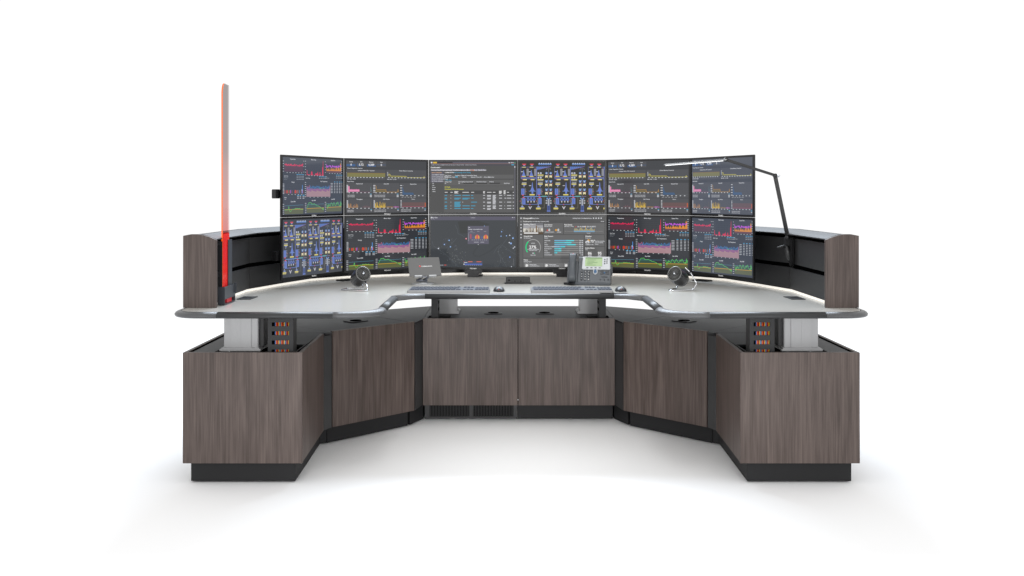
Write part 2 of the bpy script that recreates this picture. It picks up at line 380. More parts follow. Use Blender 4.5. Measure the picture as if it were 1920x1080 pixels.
def column(x0, x1, y0, y1, name='lift_column'):
    b = B(); w_ = x1-x0; e = .022*w_/.16
    b.box(x0, x1, y0+.004, y1-.004, .60, Z0-.001, .003)
    b.box(x0+e*1.35, x1-e*1.35, y0, y1, .60, Z0-.0015, .002)
    b.box(x0+w_*.5, x0+w_*.5+.001, y0-.0006, y0+.001, .60, Z0-.002)
    c = b.build(name, M['alu'], desk, org)
    b = B(); b.box(x0-.016, x1+.016, y0-.015, y1+.025, TOP1+.0005, TOP1+.011, .002); b.box(x0-.008, x1+.008, y0-.010, y1+.012, TOP1+.011, TOP1+.016, .001)
    b.build('foot_plate', M['alu'], c, org)
    if x1-x0 < .12: return
    b = B(); ix_ = x1+.001 if x0 < 0 else x0-.019
    b.box(ix_, ix_+.018, y0+.03, y1-.02, .61, Z0-.002); b.build('column_spine', M['post'], c, org)
column(-1.367, -1.210, 4.412, 4.61); column(1.210, 1.367, 4.412, 4.61)
column(-.480, -.372, 5.80, 5.93); column(.372, .480, 5.80, 5.93)
def carrier(x0, x1, y0, cables=True):
    zt = Z0-.001; zb = .47
    wins = [(.7105, .7285), (.6700, .6880), (.6280, .6460), (.5880, .6050)]
    b = B(); wx0, wx1 = x0+.018, x1-.020
    b.box(x0, wx0, y0, y0+.004, zb, zt); b.box(wx1, x1, y0, y0+.004, zb, zt)
    zz = zt
    for a, c in wins: b.box(wx0, wx1, y0, y0+.004, c, zz); zz = a
    b.box(wx0, wx1, y0, y0+.004, zb, zz)
    b.box(x0, x0+.003, y0+.004, y0+.07, zb, zt); b.box(x1-.003, x1, y0+.004, y0+.07, zb, zt); b.box(x0+.003, x1-.003, y0+.066, y0+.07, zb, zt)
    o = b.build('cable_carrier', M['black'], desk, org)
    seq = [0, 1, 2, 3, 4, 0, 5, 1, 2, 3, 4, 0, 5, 2, 3, 4]
    n = len(seq); a, c = wx0+.012, wx1-.001
    for k, ci in enumerate(seq):
        x = a+(k+.5)*(c-a)/n; b = B(); b.tube([(x, y0+.010, zb+.01), (x, y0+.010, zt-.005)], .0019, 8)
        b.build('cable', CABLES[ci], o, org)
carrier(-1.154, -1.038, 4.372); carrier(1.041, 1.154, 4.372)
for x0, x1 in ((-.507, -.468), (.468, .507)):
    b = B(); b.box(x0, x1, 5.572, 5.69, .48, Z0-.001, .001)
    sx = x1 if x0 < 0 else x0
    o = b.build('cable_carrier', M['black'], desk, org)
    b = B()
    for z in (.72, .68, .64): b.box(sx-.001, sx+.001, 5.60, 5.67, z-.008, z+.008)
    b.build('carrier_slots', M['void'], o, org)
# under-frame beam, flush outlets and desk grommets
for x in (-1.383, 1.393):
    b = B(); b.prism([(x-.036, 4.80), (x+.036, 4.80), (x+.040, 4.925), (x-.032, 4.925)] if x < 0 else [(x-.036, 4.80), (x+.036, 4.80), (x+.030, 4.925), (x-.042, 4.925)], Z1+.0005, Z1+.004, .0012)
    o = b.build('flush_outlet', M['outlet'], desk, org)
    b = B(); b.box(x-.022, x+.022, 4.862, 4.868, Z1+.0042, Z1+.005); b.build('outlet_lid', M['void'], o, org)
for x, y, rz in ((-.275, 6.22, 0), (.330, 6.22, 0), (-1.05, 5.86, R(45)), (1.12, 5.84, R(-45))):
    b = B(); b.T = Matrix.Translation((x, y, 0)) @ Matrix.Rotation(rz, 4, 'Z'); b.box(-.05, .05, -.035, .035, Z1+.0005, Z1+.008, .001); b.build('mount_foot', M['bezel'], desk, org)

# ------------------------------------------------------------------ slat wall around the back
org = (0, 6.3, Z1)
wall = thing('equipment_wall', 'low black slat wall curving round the back with wood end panels', 'slat wall', org)
b = B(); sweep(b, FP, [(.030, Z1+.001), (.030, 1.098), (.092, 1.098), (.092, Z1+.001)]); b.build('wall_core', M['void'], wall, org)
nseg = len(FP)-1
for i in range(nseg):
    for z0, z1 in ((.802, .9175), (.9395, 1.0775)):
        b = B(); P, Q = Vector(FP[i]), Vector(FP[i+1]); d = (Q-P).normalized()
        c0_, c1_ = offs(FP, 0), offs(FP, .012)
        b.prism([tuple(Vector(c0_[i])+d*.0012), tuple(Vector(c0_[i+1])-d*.0012), tuple(Vector(c1_[i+1])-d*.0012), tuple(Vector(c1_[i])+d*.0012)], z0, z1, .0008)
        b.build('wall_panel', M['wall_panel'], wall, org)
hp = [(-.042, 1.099), (.100, 1.099), (.100, 1.118), (.060, 1.1245), (.058, 1.1235), (.055, 1.1247), (.022, 1.1250), (.020, 1.1238), (.017, 1.1246), (-.012, 1.1155), (-.042, 1.104)]
b = B(); sweep(b, FP, hp, 0, nseg+1); b.build('hood', M['hood'], wall, org)
b = B(); sweep(b, FP, [(.0160, Z1+.0005), (.0160, Z1+.0115), (.022, Z1+.0115), (.022, Z1+.0005)]); b.build('led_strip', M['led'], wall, org)
for sg in (-1, 1):
    b = B(); y0, y1 = 4.448, 4.466
    t_ = bmesh.new(); pr = [(1.412, Z1+.0006), (1.412, 1.100), (1.440, 1.112), (1.470, 1.121), (1.500, 1.1265), (1.530, 1.1265), (1.566, 1.1195), (1.566, Z1+.0006)]
    va = [t_.verts.new((sg*x, y0, z)) for x, z in pr]; vb_ = [t_.verts.new((sg*x, y1, z)) for x, z in pr]
    t_.faces.new(va); t_.faces.new(vb_[::-1])
    for i in range(len(pr)): j = (i+1) % len(pr); t_.faces.new([va[i], va[j], vb_[j], vb_[i]])
    b._take(t_, bev=.0008); b.build('end_panel', M['wood'], wall, org)
# desk-side clamp rail on the left wall where the divider hangs
b = B(); b.box(-1.458, -1.446, 4.50, 4.53, .80, 1.09); b.box(-1.446, -1.43, 4.50, 4.56, .92, .945); b.box(-1.446, -1.43, 4.50, 4.56, .80, .815); b.box(-1.446, -1.43, 4.50, 4.56, 1.07, 1.09)
b.build('clamp_rail', M['bezel'], wall, org)

# ------------------------------------------------------------------ what the screens show
class Scr:
    W, H = .540, .322
    def __init__(s, bgc): s.v = []; s.f = []; s.c = []; s.k = 0; s.rect(0, 0, 1000, 600, bgc, 0)
    def pt(s, u, v, l): return ((u/1000-.5)*s.W, -l*.00018, (.5-v/600)*s.H)
    def poly(s, pts, col, l=2):
        if min(p[0] for p in pts) < -.5 or max(p[0] for p in pts) > 1000.5 or max(p[1] for p in pts) > 600.5:
            pts = [(min(1000, max(0, u)), min(600, max(0, v))) for u, v in pts]
            if max(p[0] for p in pts)-min(p[0] for p in pts) < .5 or max(p[1] for p in pts)-min(p[1] for p in pts) < .5: return
        i = len(s.v); s.v += [s.pt(u, v, l) for u, v in pts]; s.f.append(list(range(i, i+len(pts)))); s.c.append(lin(col))
    def rect(s, u0, v0, u1, v1, col, l=2):
        s.poly([(u0, v1), (u1, v1), (u1, v0), (u0, v0)], col, l)
    def line(s, pts, col, w_=3, l=4):
        for (a, b_), (c, d) in zip(pts, pts[1:]):
            q = math.hypot(c-a, d-b_) or 1; nx, ny = -(d-b_)/q*w_/2, (c-a)/q*w_/2
            s.poly([(a+nx, b_+ny), (c+nx, d+ny), (c-nx, d-ny), (a-nx, b_-ny)], col, l)
    def area(s, xs, ys, base, col, l=2):
        for (a, b_), (c, d) in zip(zip(xs, ys), list(zip(xs, ys))[1:]): s.poly([(a, base), (c, base), (c, d), (a, b_)], col, l)
    def circ(s, u, v, r, col, l=4, n=10): s.poly([(u+r*math.cos(2*math.pi*k/n), v-r*math.sin(2*math.pi*k/n)) for k in range(n)], col, l)
    def text(s, st, u, v, h, col=(225, 228, 232), l=5, anchor='l'):      # v is the vertical middle
        vs, fs, wd = text2d(st); k0 = h; wd_u = wd*k0
        u0 = u-(wd_u/2 if anchor == 'c' else wd_u if anchor == 'r' else 0)
        if u0+wd_u > 1000: return
        i = len(s.v); s.v += [s.pt(u0+x*k0, v+h/2-y*k0, l) for x, y in vs]
        for ff in fs: s.f.append([i+j for j in ff]); s.c.append(lin(col))
    def ticks(s, u0, u1, v, n, w_=14, h=6, col=(215, 218, 222)):
        for k in range(n):
            u = u0+(k+.5)*(u1-u0)/n; s.rect(u-w_/2, v-h/2, u+w_/2, v+h/2, col, 5)
    def vticks(s, u, v0, v1, n, w_=16, h=6, col=(205, 208, 214)):
        for k in range(n):
            v = v0+k*(v1-v0)/max(1, n-1); s.rect(u-w_/2, v-h/2, u+w_/2, v+h/2, col, 5)
    def grid(s, u0, v0, u1, v1, nx, ny, col):
        for k in range(nx+1): u = u0+(u1-u0)*k/nx; s.rect(u-.8, v0, u+.8, v1, col, 1)
        for k in range(ny+1): v = v0+(v1-v0)*k/ny; s.rect(u0, v-.8, u1, v+.8, col, 1)
    def mesh(s, name):
        me = bpy.data.meshes.new(name); me.from_pydata(s.v, [], s.f); me.update()
        at = me.color_attributes.new('pixels', 'FLOAT_COLOR', 'CORNER')
        i = 0
        for p, c in zip(me.polygons, s.c):
            for _ in p.vertices: at.data[i].color = (*c, 1); i += 1
        return me
WH = (228, 230, 235)
def nz(n, base, amp, r): return [base+r.uniform(-amp, amp) for _ in range(n)]
def screen_alarms():
    r = random.Random(3); s = Scr((56, 59, 64)); g = (70, 74, 80)
    for (u, v, tx) in ((160, 18, 'Temperature'), (500, 14, 'Motor Amps'), (835, 12, 'Steam Flow'), (165, 258, 'Energy'), (675, 245, 'Gas Temperature'), (165, 462, 'Zone GPM'), (500, 452, 'Gas GPM'), (835, 440, 'Gas GPM')):
        s.text(tx, u, v, 12, WH, anchor='c')
    # red band
    s.grid(32, 40, 325, 148, 7, 4, g); s.vticks(15, 42, 148, 5); s.ticks(50, 325, 160, 6)
    xs = [32+i*293/70 for i in range(71)]; ys = nz(71, 80, 11, r); ys[-2] = 62
    s.area(xs, ys, 150, (92, 56, 70)); s.line(list(zip(xs, ys)), (232, 44, 92), 9)
    s.vticks(338, 34, 150, 3, 12)
    # red peaks
    s.grid(385, 40, 675, 175, 6, 6, g); s.vticks(365, 34, 180, 6, 14); s.ticks(400, 680, 186, 6)
    xs = [388+i*285/90 for i in range(91)]; ys = []
    for i in range(91):
        q = i/90
        a = 4+r.random()*6
        if q < .03: a = 55
        elif .24 < q < .33: a = 25+r.random()*22
        elif .48 < q < .62: a = 8+r.random()*26
        elif .62 < q < .66: a = 45*r.random()+10
        elif .75 < q < .80: a = 34
        elif .91 < q < .945: a = 90
        elif .945 <= q < .975: a = 158
        elif .2 < q < .24 or .36 < q < .47: a = 2
        ys.append(181-a)
    s.area(xs, ys, 181, (232, 38, 84), 3)
    # violet / orange
    s.grid(715, 25, 985, 140, 6, 5, g); s.vticks(700, 30, 148, 5, 12); s.vticks(990, 22, 140, 6, 14)
    xs = [718+i*265/60 for i in range(61)]; ya = nz(61, 78, 14, r); ya[0] = 55
    yb = [122-(r.random()**2)*55 for _ in range(61)]
    for i in range(55, 60): yb[i] = 35+r.random()*30
    s.area(xs, yb, 128, (235, 150, 45), 3); s.line(list(zip(xs, ya)), (206, 92, 236), 7); s.rect(718, 126, 983, 148, (110, 66, 72), 2); s.ticks(750, 985, 156, 5)
    for (u0, v0, nc, nr) in ((222, 178, 4, 4), (592, 196, 4, 2), (890, 172, 4, 3)):
        for a in range(nc):
            for b_ in range(nr):
                s.rect(u0+a*30, v0+b_*17-3, u0+a*30+(20 if a < 3 else 26), v0+b_*17+3, (96, 190, 240) if b_ == 0 else (170, 175, 182), 4)
    s.text('Steam Temp', 25, 196, 9, WH); s.text('Steam Press', 25, 213, 9, (150, 155, 160)); s.text('Set Point', 25, 230, 9, (130, 135, 140)); s.text('Motor Amps', 370, 213, 10, WH); s.text('Low', 705, 192, 9, WH); s.text('High Press 1', 705, 208, 9, (190, 193, 196))
    # bars
    s.grid(32, 280, 330, 372, 6, 5, g); s.vticks(17, 280, 378, 8, 22); s.ticks(70, 330, 388, 5)
    for a, b_, c in ((36, 44, (228, 80, 40)), (60, 84, (228, 72, 36)), (86, 90, (228, 80, 40)), (90, 96, (120, 170, 60)), (108, 124, (200, 70, 50)), (124, 136, (180, 110, 230)), (152, 156, (228, 72, 36)), (190, 222, (240, 70, 30)), (226, 230, (80, 160, 200)), (234, 252, (190, 110, 60)), (262, 274, (110, 150, 190)), (290, 296, (210, 120, 60)), (304, 320, (120, 160, 240)), (320, 328, (240, 60, 70))):
        n = max(1, int((b_-a)/6))
        for k in range(n): s.rect(a+k*(b_-a)/n, 340+r.random()*6, a+(k+.72)*(b_-a)/n, 376, c, 3)
    s.rect(312, 288, 319, 376, (90, 160, 240), 4); s.rect(304, 332, 312, 350, (210, 225, 250), 4)
    for a, ww in ((232, 26), (272, 22), (318, 30)):
        for b_ in range(3): s.rect(a, 393+b_*16, a+ww, 400+b_*16, (96, 190, 240) if b_ == 0 else (200, 203, 210), 4)
    s.text('Energy', 30, 418, 9, WH); s.text('Total', 30, 436, 9, WH)
    # big area
    xs = [382+i*405/80 for i in range(81)]
    s.grid(380, 262, 790, 410, 8, 7, g); s.vticks(365, 260, 412, 8, 20); s.ticks(410, 800, 418, 6, 14)
    yt = [285+r.uniform(0, 34)-(0 if i > 9 else -8) for i in range(81)]
    s.area(xs, yt, 335, (52, 92, 136), 2); s.line(list(zip(xs, [y+r.uniform(2, 14) for y in yt])), (74, 130, 184), 4, 3)
    ym = [326+2*math.sin(i*.3) for i in range(81)]; ym[-3:] = [300, 285, 290]
    s.area(xs, ym, 412, (158, 104, 150), 4)
    yl = [345+16*math.sin((i % 17)/17*1.6)+r.uniform(-2, 2) for i in range(81)]; yl[-4:] = [350, 330, 318, 310]
    s.area(xs, yl, 412, (180, 142, 150), 5); s.line(list(zip(xs, yl)), (200, 170, 140), 2.5, 6)
    s.line([(x, 290+r.uniform(0, 45)) for x in xs[:12]], (205, 110, 150), 4, 6)
    for x in (600, 615, 660): s.line([(x, 328), (x+8, 318), (x+16, 328)], (90, 200, 120), 4, 6)
    for a in range(5):
        for b_ in range(8):
            if a == 0 and b_ == 0: continue
            s.rect(808+a*45-(14 if a == 0 else 0), 246+b_*17, 808+a*45+22, 252+b_*17, (96, 190, 240) if b_ == 0 else (205, 208, 214), 4)
    # three bottom charts
    for k, (u0, u1) in enumerate(((32, 330), (385, 675), (718, 985))):
        dv = -8*k; s.grid(u0, 478+dv, u1, 592+dv, 6, 4, g); s.vticks(u0-17, 490+dv, 590+dv, 6, 22)
        s.line([(u0, 506+dv), (u1, 498+dv)], (84, 140, 160), 4, 3)
        xs = [u0+i*(u1-u0)/40 for i in range(41)]
        s.area(xs, [546+dv-i*.12 for i in range(41)], 592+dv, (100, 104, 62), 2); s.line([(u0, 546+dv), (u1, 541+dv)], (216, 166, 44), 6, 4)
        if k == 0: ys = [548]*8+[540, 512, 552, 562, 566, 564, 558, 548]+[545+r.uniform(-6, 8) for _ in range(6)]+[538+r.uniform(-5, 5) for _ in range(12)]+[546]*7
        if k == 1: ys = [545-min(i, 5)*12+r.uniform(-3, 3) for i in range(6)]+[486+r.uniform(-5, 5) for _ in range(5)]+[498+r.uniform(-5, 5) for _ in range(9)]+[506+i*2.6+r.uniform(-4, 4) for i in range(17)]+[562, 540, 566, 548]
        if k == 2: ys = [500, 512, 530, 562, 520, 540, 508, 524]+[510+18*math.sin(i*.9)+r.uniform(-8, 8) for i in range(20)]+[515, 500, 486, 494, 508, 520, 528, 535, 518, 540, 480, 530, 500]
        ys = [y+dv for y in ys][:41]
        s.area(xs[:len(ys)], [min(y, 545+dv) for y in ys], 546+dv, (62, 92, 78), 2); s.line(list(zip(xs, ys)), (104, 206, 100), 5, 5)
    return s
def screen_metrics():
    r = random.Random(5); s = Scr((66, 68, 72)); pn = (82, 83, 87); g = (92, 93, 97)
    for (a, b_), tx, ti in (((2, 118), '6', 'Nodes'), ((124, 238), '0.72', 'CPU'), ((244, 362), '4,389', 'Memory'), ((368, 485), '0', 'Pods')):
        s.rect(a, 8, b_, 72, pn, 1); s.text(ti, (a+b_)/2, 17, 11, WH, anchor='c')
        if tx == '6': s.rect(a+4, 44, b_-6, 70, (62, 98, 146))
        if tx == '0.72': s.rect(a+6, 58, a+56, 70, (62, 98, 146)); s.rect(a+6, 34, a+14, 60, (62, 98, 146))
        if tx == '4,389':
            for k in range(14): s.rect(a+6+k*8, 70-10-r.random()*22, a+13+k*8, 70, (62, 98, 146))
        if tx == '0': s.rect(a, 46, b_, 50, (62, 98, 146))
        s.text(tx, (a+b_)/2, 48, 24, (245, 245, 248), 6, 'c')
    s.text('Cluster Diagnostics Overview', 12, 90, 11, WH)
    s.rect(2, 104, 478, 222, pn, 1); s.rect(490, 104, 996, 222, pn, 1)
    s.text('Compute Node CPU Consumed', 240, 115, 11, WH, anchor='c'); s.text('Cluster Memory Consumed', 735, 112, 11, WH, anchor='c')
    s.rect(14, 146, 475, 188, (132, 128, 78)); s.rect(14, 142, 475, 147, (150, 118, 62), 3); s.vticks(6, 140, 184, 4, 4, 5)
    s.ticks(5, 460, 194, 12, 16, 8); s.text('CPU  Min  10.28%', 12, 212, 10, WH)
    s.vticks(505, 132, 170, 5, 12, 5)
    s.rect(512, 155, 535, 182, (138, 134, 82)); s.line([(512, 152), (535, 154), (540, 174), (735, 176), (752, 190), (965, 190), (968, 172), (972, 190), (985, 186)], (206, 196, 92), 5)
    s.rect(535, 178, 735, 190, (120, 116, 74)); s.ticks(500, 985, 194, 12, 18, 8); s.text('Mem  Min  1.12 GiB', 500, 212, 10, WH)
    s.text('Status Nodes', 12, 240, 11, WH)
    P = ((2, 318), (326, 650), (660, 996))
    for k, (a, b_) in enumerate(P):
        s.rect(a, 256, b_, 424, pn, 1); s.rect(a, 432, b_, 592, pn, 1)
        s.grid(a+20, 285, b_-8, 365, 6, 5, g); s.grid(a+20, 460, b_-8, 540, 6, 5, g)
        s.text(('Network I/O', 'Disk IOPS', 'Request Rate')[k], (a+b_)/2, 266, 11, WH, anchor='c'); s.text(('Throughput', 'Disk Volume', 'Errors')[k], (a+b_)/2, 442, 11, WH, anchor='c')
        s.ticks(a+12, b_-20, 368 if k < 2 else 402, 6, 16, 8); s.ticks(a+12, b_-20, 545, 6, 16, 8)
        s.vticks(a+14, 284, 360 if k < 2 else 395, 8 if k == 0 else 5, 18 if k == 0 else 26, 7, WH); s.vticks(a+14, 458, 535, 8 if k < 2 else 6, 16, 6, WH)
    a = 24
    s.rect(a, 295, a+18, 362, (240, 140, 185), 3); s.rect(a+18, 332, 160, 356, (240, 150, 190), 3)
    for k in range(16): s.rect(a+20+k*7, 326+r.random()*6, a+24+k*7, 334, (236, 110, 180), 4)
    s.line([(160, 360), (300, 360)], (150, 80, 120), 3, 3); s.line([(295, 300), (295, 360), (306, 350), (306, 330)], (110, 150, 150), 3, 3)
    s.line([(348, 285), (362, 290), (366, 332), (484, 332), (486, 360), (630, 360), (634, 328), (640, 360)], (190, 144, 66), 5, 4); s.rect(352, 340, 484, 362, (128, 112, 72), 2)
    s.area([690, 696, 706, 714, 722, 826, 838], [295, 305, 340, 360, 366, 366, 390], 392, (66, 96, 132), 3)
    s.line([(838, 390), (985, 390)], (110, 115, 120), 2)
    for k in range(36): s.rect(24+k*3.4, 533-(r.random()**1.5)*45, 24+k*3.4+2.6, 537, ((196, 160, 96), (220, 150, 80), (150, 130, 130))[k % 3], 4)
    for k in range(12): s.rect(200+k*8, 526-r.random()*14*(k % 3 == 0), 203+k*8, 536, (150, 100, 110), 3)
    s.rect(292, 470, 294, 530, (130, 110, 80), 3)
    for k in range(44): s.rect(348+k*3, 532-(r.random()**1.7)*62, 348+k*3+2.5, 538, (242, 200, 66), 4)
    for k in range(20): s.rect(490+k*8, 530-r.random()*6, 496+k*8, 537, ((170, 130, 80), (200, 110, 190))[k > 10], 3)
    s.rect(684, 480, 990, 530, (108, 84, 84), 3); s.line([(684, 531), (990, 531)], (210, 90, 130), 3, 4); s.rect(976, 485, 990, 532, (190, 96, 60), 4)
    for k, (a, b_) in enumerate(P):
        if k < 2:
            for q in range(2): s.text(('/dev/node/sda', '/dev/node/volumes/all')[k], a+14, 395+q*17, 11, (205, 206, 210)); s.rect(b_-32, 393+q*16, b_-8, 401+q*16, WH, 4)
            s.rect(b_-30, 380, b_-10, 386, (96, 190, 230), 4)
        else: s.text('- sum  - min  - max  - avg  - count', a+10, 418, 10, (190, 190, 195))
        for q in range(2): s.text(('kube.system', 'kube.volumes.read-only', 'kube.rate.error.total')[k], a+14, 565+q*16, 11, (205, 206, 210))
        s.rect(b_-24, 555, b_-6, 562, (96, 190, 230), 4); s.rect(b_-22, 570, b_-8, 577, WH, 4)
    return s
def screen_schematic():
    s = Scr((52, 52, 49)); bl = (112, 136, 214); lb = (122, 160, 224); ye = (240, 226, 130); wt = (214, 216, 224); rd = (226, 84, 100); pl = (120, 128, 196)
    s.rect(620, 300, 1000, 600, (58, 54, 44), 1)
    for o in (0, 396, 792):
        def R_(a, b_, c, d, col, l=3): s.rect(o+a, b_, o+c, d, col, l)
        def Pg(p, col, l=3): s.poly([(o+x, y) for x, y in p], col, l)
        for a in (28, 118):
            Pg([(a, 26), (a+54, 26), (a+38, 42), (a+16, 42)], rd); R_(a+6, 24, a+48, 30, (220, 60, 80), 4); Pg([(a+12, 42), (a+42, 42), (a+32, 52), (a+22, 52)], lb)
            R_(a+2, 60, a+46, 70, ye)
            Pg([(a+18, 100), (a+24, 100), (a+28, 130), (a+44, 170), (a-2, 170), (a+14, 130)], bl, 2); R_(a-10, 115, a+14, 123, wt, 4)
            R_(a-4, 170, a+46, 179, ye, 4); R_(a-8, 170, a+4, 178, rd, 5)
            R_(a+54, 84, a+82, 172, (118, 120, 128), 2)
            for k in range(9): R_(a+56, 88+k*9, a+80, 92+k*9, (172, 174, 182), 3)
            R_(a+66, 76, a+70, 84, rd)
            R_(a+14, 206, a+58, 218, ye, 4); R_(a+6, 207, a+16, 216, rd, 5)
        R_(15, 62, 200, 66, pl); R_(15, 62, 18, 190, pl); R_(15, 186, 205, 196, pl, 2); R_(15, 202, 205, 206, lb, 3); R_(198, 60, 205, 415, pl, 2)
        for k in range(6):
            c = 234+k*26; s.circ(o+c, 28, 13, lb, 3); s.circ(o+c, 20, 6, wt, 4); s.circ(o+c, 38, 6, (70, 100, 170), 4)
        Pg([(202, 58), (380, 58), (356, 64), (222, 94), (202, 96)], (86, 118, 190), 2)
        for k in range(7): s.circ(o+240+k*20, 90-k*5.4, 3, rd, 5)
        for k in range(6): R_(206+k*22, 60, 209+k*22, 92-k*5, lb, 4)
        for v in (136, 190): 
            s.circ(o+222, v, 10, wt, 3); s.circ(o+250, v, 12, (190, 196, 214), 3)
            R_(212, v+17, 282, v+28, ye, 4)
            for k in range(6): R_(216+k*11, v+32, 222+k*11, v+40, wt, 4)
        for (a, v) in ((26, 247), (216, 247)):
            for k in range(6): R_(a+4+k*9, v-2, a+10+k*9, v+8, wt, 4)
            R_(a, v+12, a+56, v+24, ye, 4); Pg([(a+8, v+27), (a+50, v+27), (a+36, v+38), (a+22, v+38)], (150, 166, 220)); R_(a+24, v+42, a+30, v+54, wt, 4)
        for a in (20, 210):
            R_(a, 318, a+38, 390, bl); 
            for k in range(4): R_(a+14, 328+k*15, a+24, 336+k*15, (60, 80, 160), 4)
            for k in range(5): R_(a+40, 322+k*15, a+56, 325+k*15, wt, 4)
            R_(a+56, 350, a+62, 356, rd, 4); R_(a+10, 390, a+30, 401, rd, 4)
        for a in (32, 222):
            R_(a, 430, a+38, 502, bl)
            for k in range(4): R_(a+14, 440+k*15, a+24, 448+k*15, (60, 80, 160), 4)
            for k in range(5): R_(a-18, 434+k*15, a-2, 437+k*15, wt, 4)
            R_(a-28, 462, a-20, 470, rd, 4); R_(a+4, 418, a+26, 429, (236, 90, 130), 4)
        R_(48, 408, 330, 416, lb, 3)
        for k in range(3):
            c = 100+k*36; s.circ(o+c, 448, 17, bl, 3); s.circ(o+c, 448, 8, (40, 44, 70), 4); s.circ(o+c, 474, 8, wt, 4); R_(c-12, 420, c+12, 426, bl, 3)
        R_(40, 502, 230, 507, bl, 3); s.circ(o+122, 506, 7, (200, 90, 130), 4); Pg([(104, 528), (146, 528), (125, 566)], wt); Pg([(114, 528), (136, 528), (125, 546)], (90, 60, 70), 4)
        Pg([(148, 245), (154, 245), (158, 300), (174, 340), (184, 352), (118, 352), (128, 340), (144, 300)], bl, 2); R_(112, 280, 138, 287, wt, 4); R_(142, 352, 162, 380, bl, 3); R_(118, 384, 178, 398, ye, 4); R_(108, 346, 192, 350, lb, 3)
        for a in (30, 220):
            R_(a-2, 508, a+4, 520, wt, 4); Pg([(a-14, 540), (a+22, 540), (a+12, 524), (a-6, 524)], (150, 166, 220)); R_(a-26, 544, a+30, 556, ye, 4)
            for k in range(5): R_(a-24+k*11, 557, a-18+k*11, 566, ye, 4)
        R_(338, 90, 343, 420, (120, 122, 128), 2)
        for v, sh in ((122, 0), (222, 1), (320, 1)):
            for a in (302, 352):
                s.circ(o+a+15, v+14, 15, (96, 140, 206), 3); s.circ(o+a+15, v+14, 7, wt, 4)
                if sh: R_(a, v-2, a+12, v+8, lb, 4); R_(a+20, v-2, a+32, v+8, lb, 4)
                R_(a, v+40, a+30, v+62, (246, 232, 190), 4); R_(a+2, v+62, a+8, v+70, ye, 4); R_(a+22, v+62, a+28, v+70, ye, 4); R_(a+30, v+30, a+36, v+38, rd, 4)
        s.line([(o+316, 100), (o+316, 84), (o+366, 84), (o+366, 98)], (150, 152, 158), 3, 3)
        R_(262, 404, 318, 412, (96, 190, 160), 4); R_(340, 408, 388, 414, (140, 120, 160), 3)
        s.line([(o+290, 414), (o+290, 548), (o+252, 548)], (150, 146, 130), 2.5, 3)
        s.circ(o+326, 436, 10, lb, 3); s.circ(o+356, 436, 10, lb, 3); R_(328, 450, 354, 506, (110, 116, 130), 2); R_(334, 440, 350, 520, (180, 184, 194), 3)
        for v in (458, 478, 494): R_(308, v-4, 326, v+4, wt, 4); R_(358, v-4, 376, v+4, wt, 4)
        R_(326, 510, 360, 590, (64, 82, 134), 2); R_(326, 510, 329, 590, bl, 3); R_(357, 510, 360, 590, bl, 3); R_(322, 578, 364, 590, bl, 4)
    return s
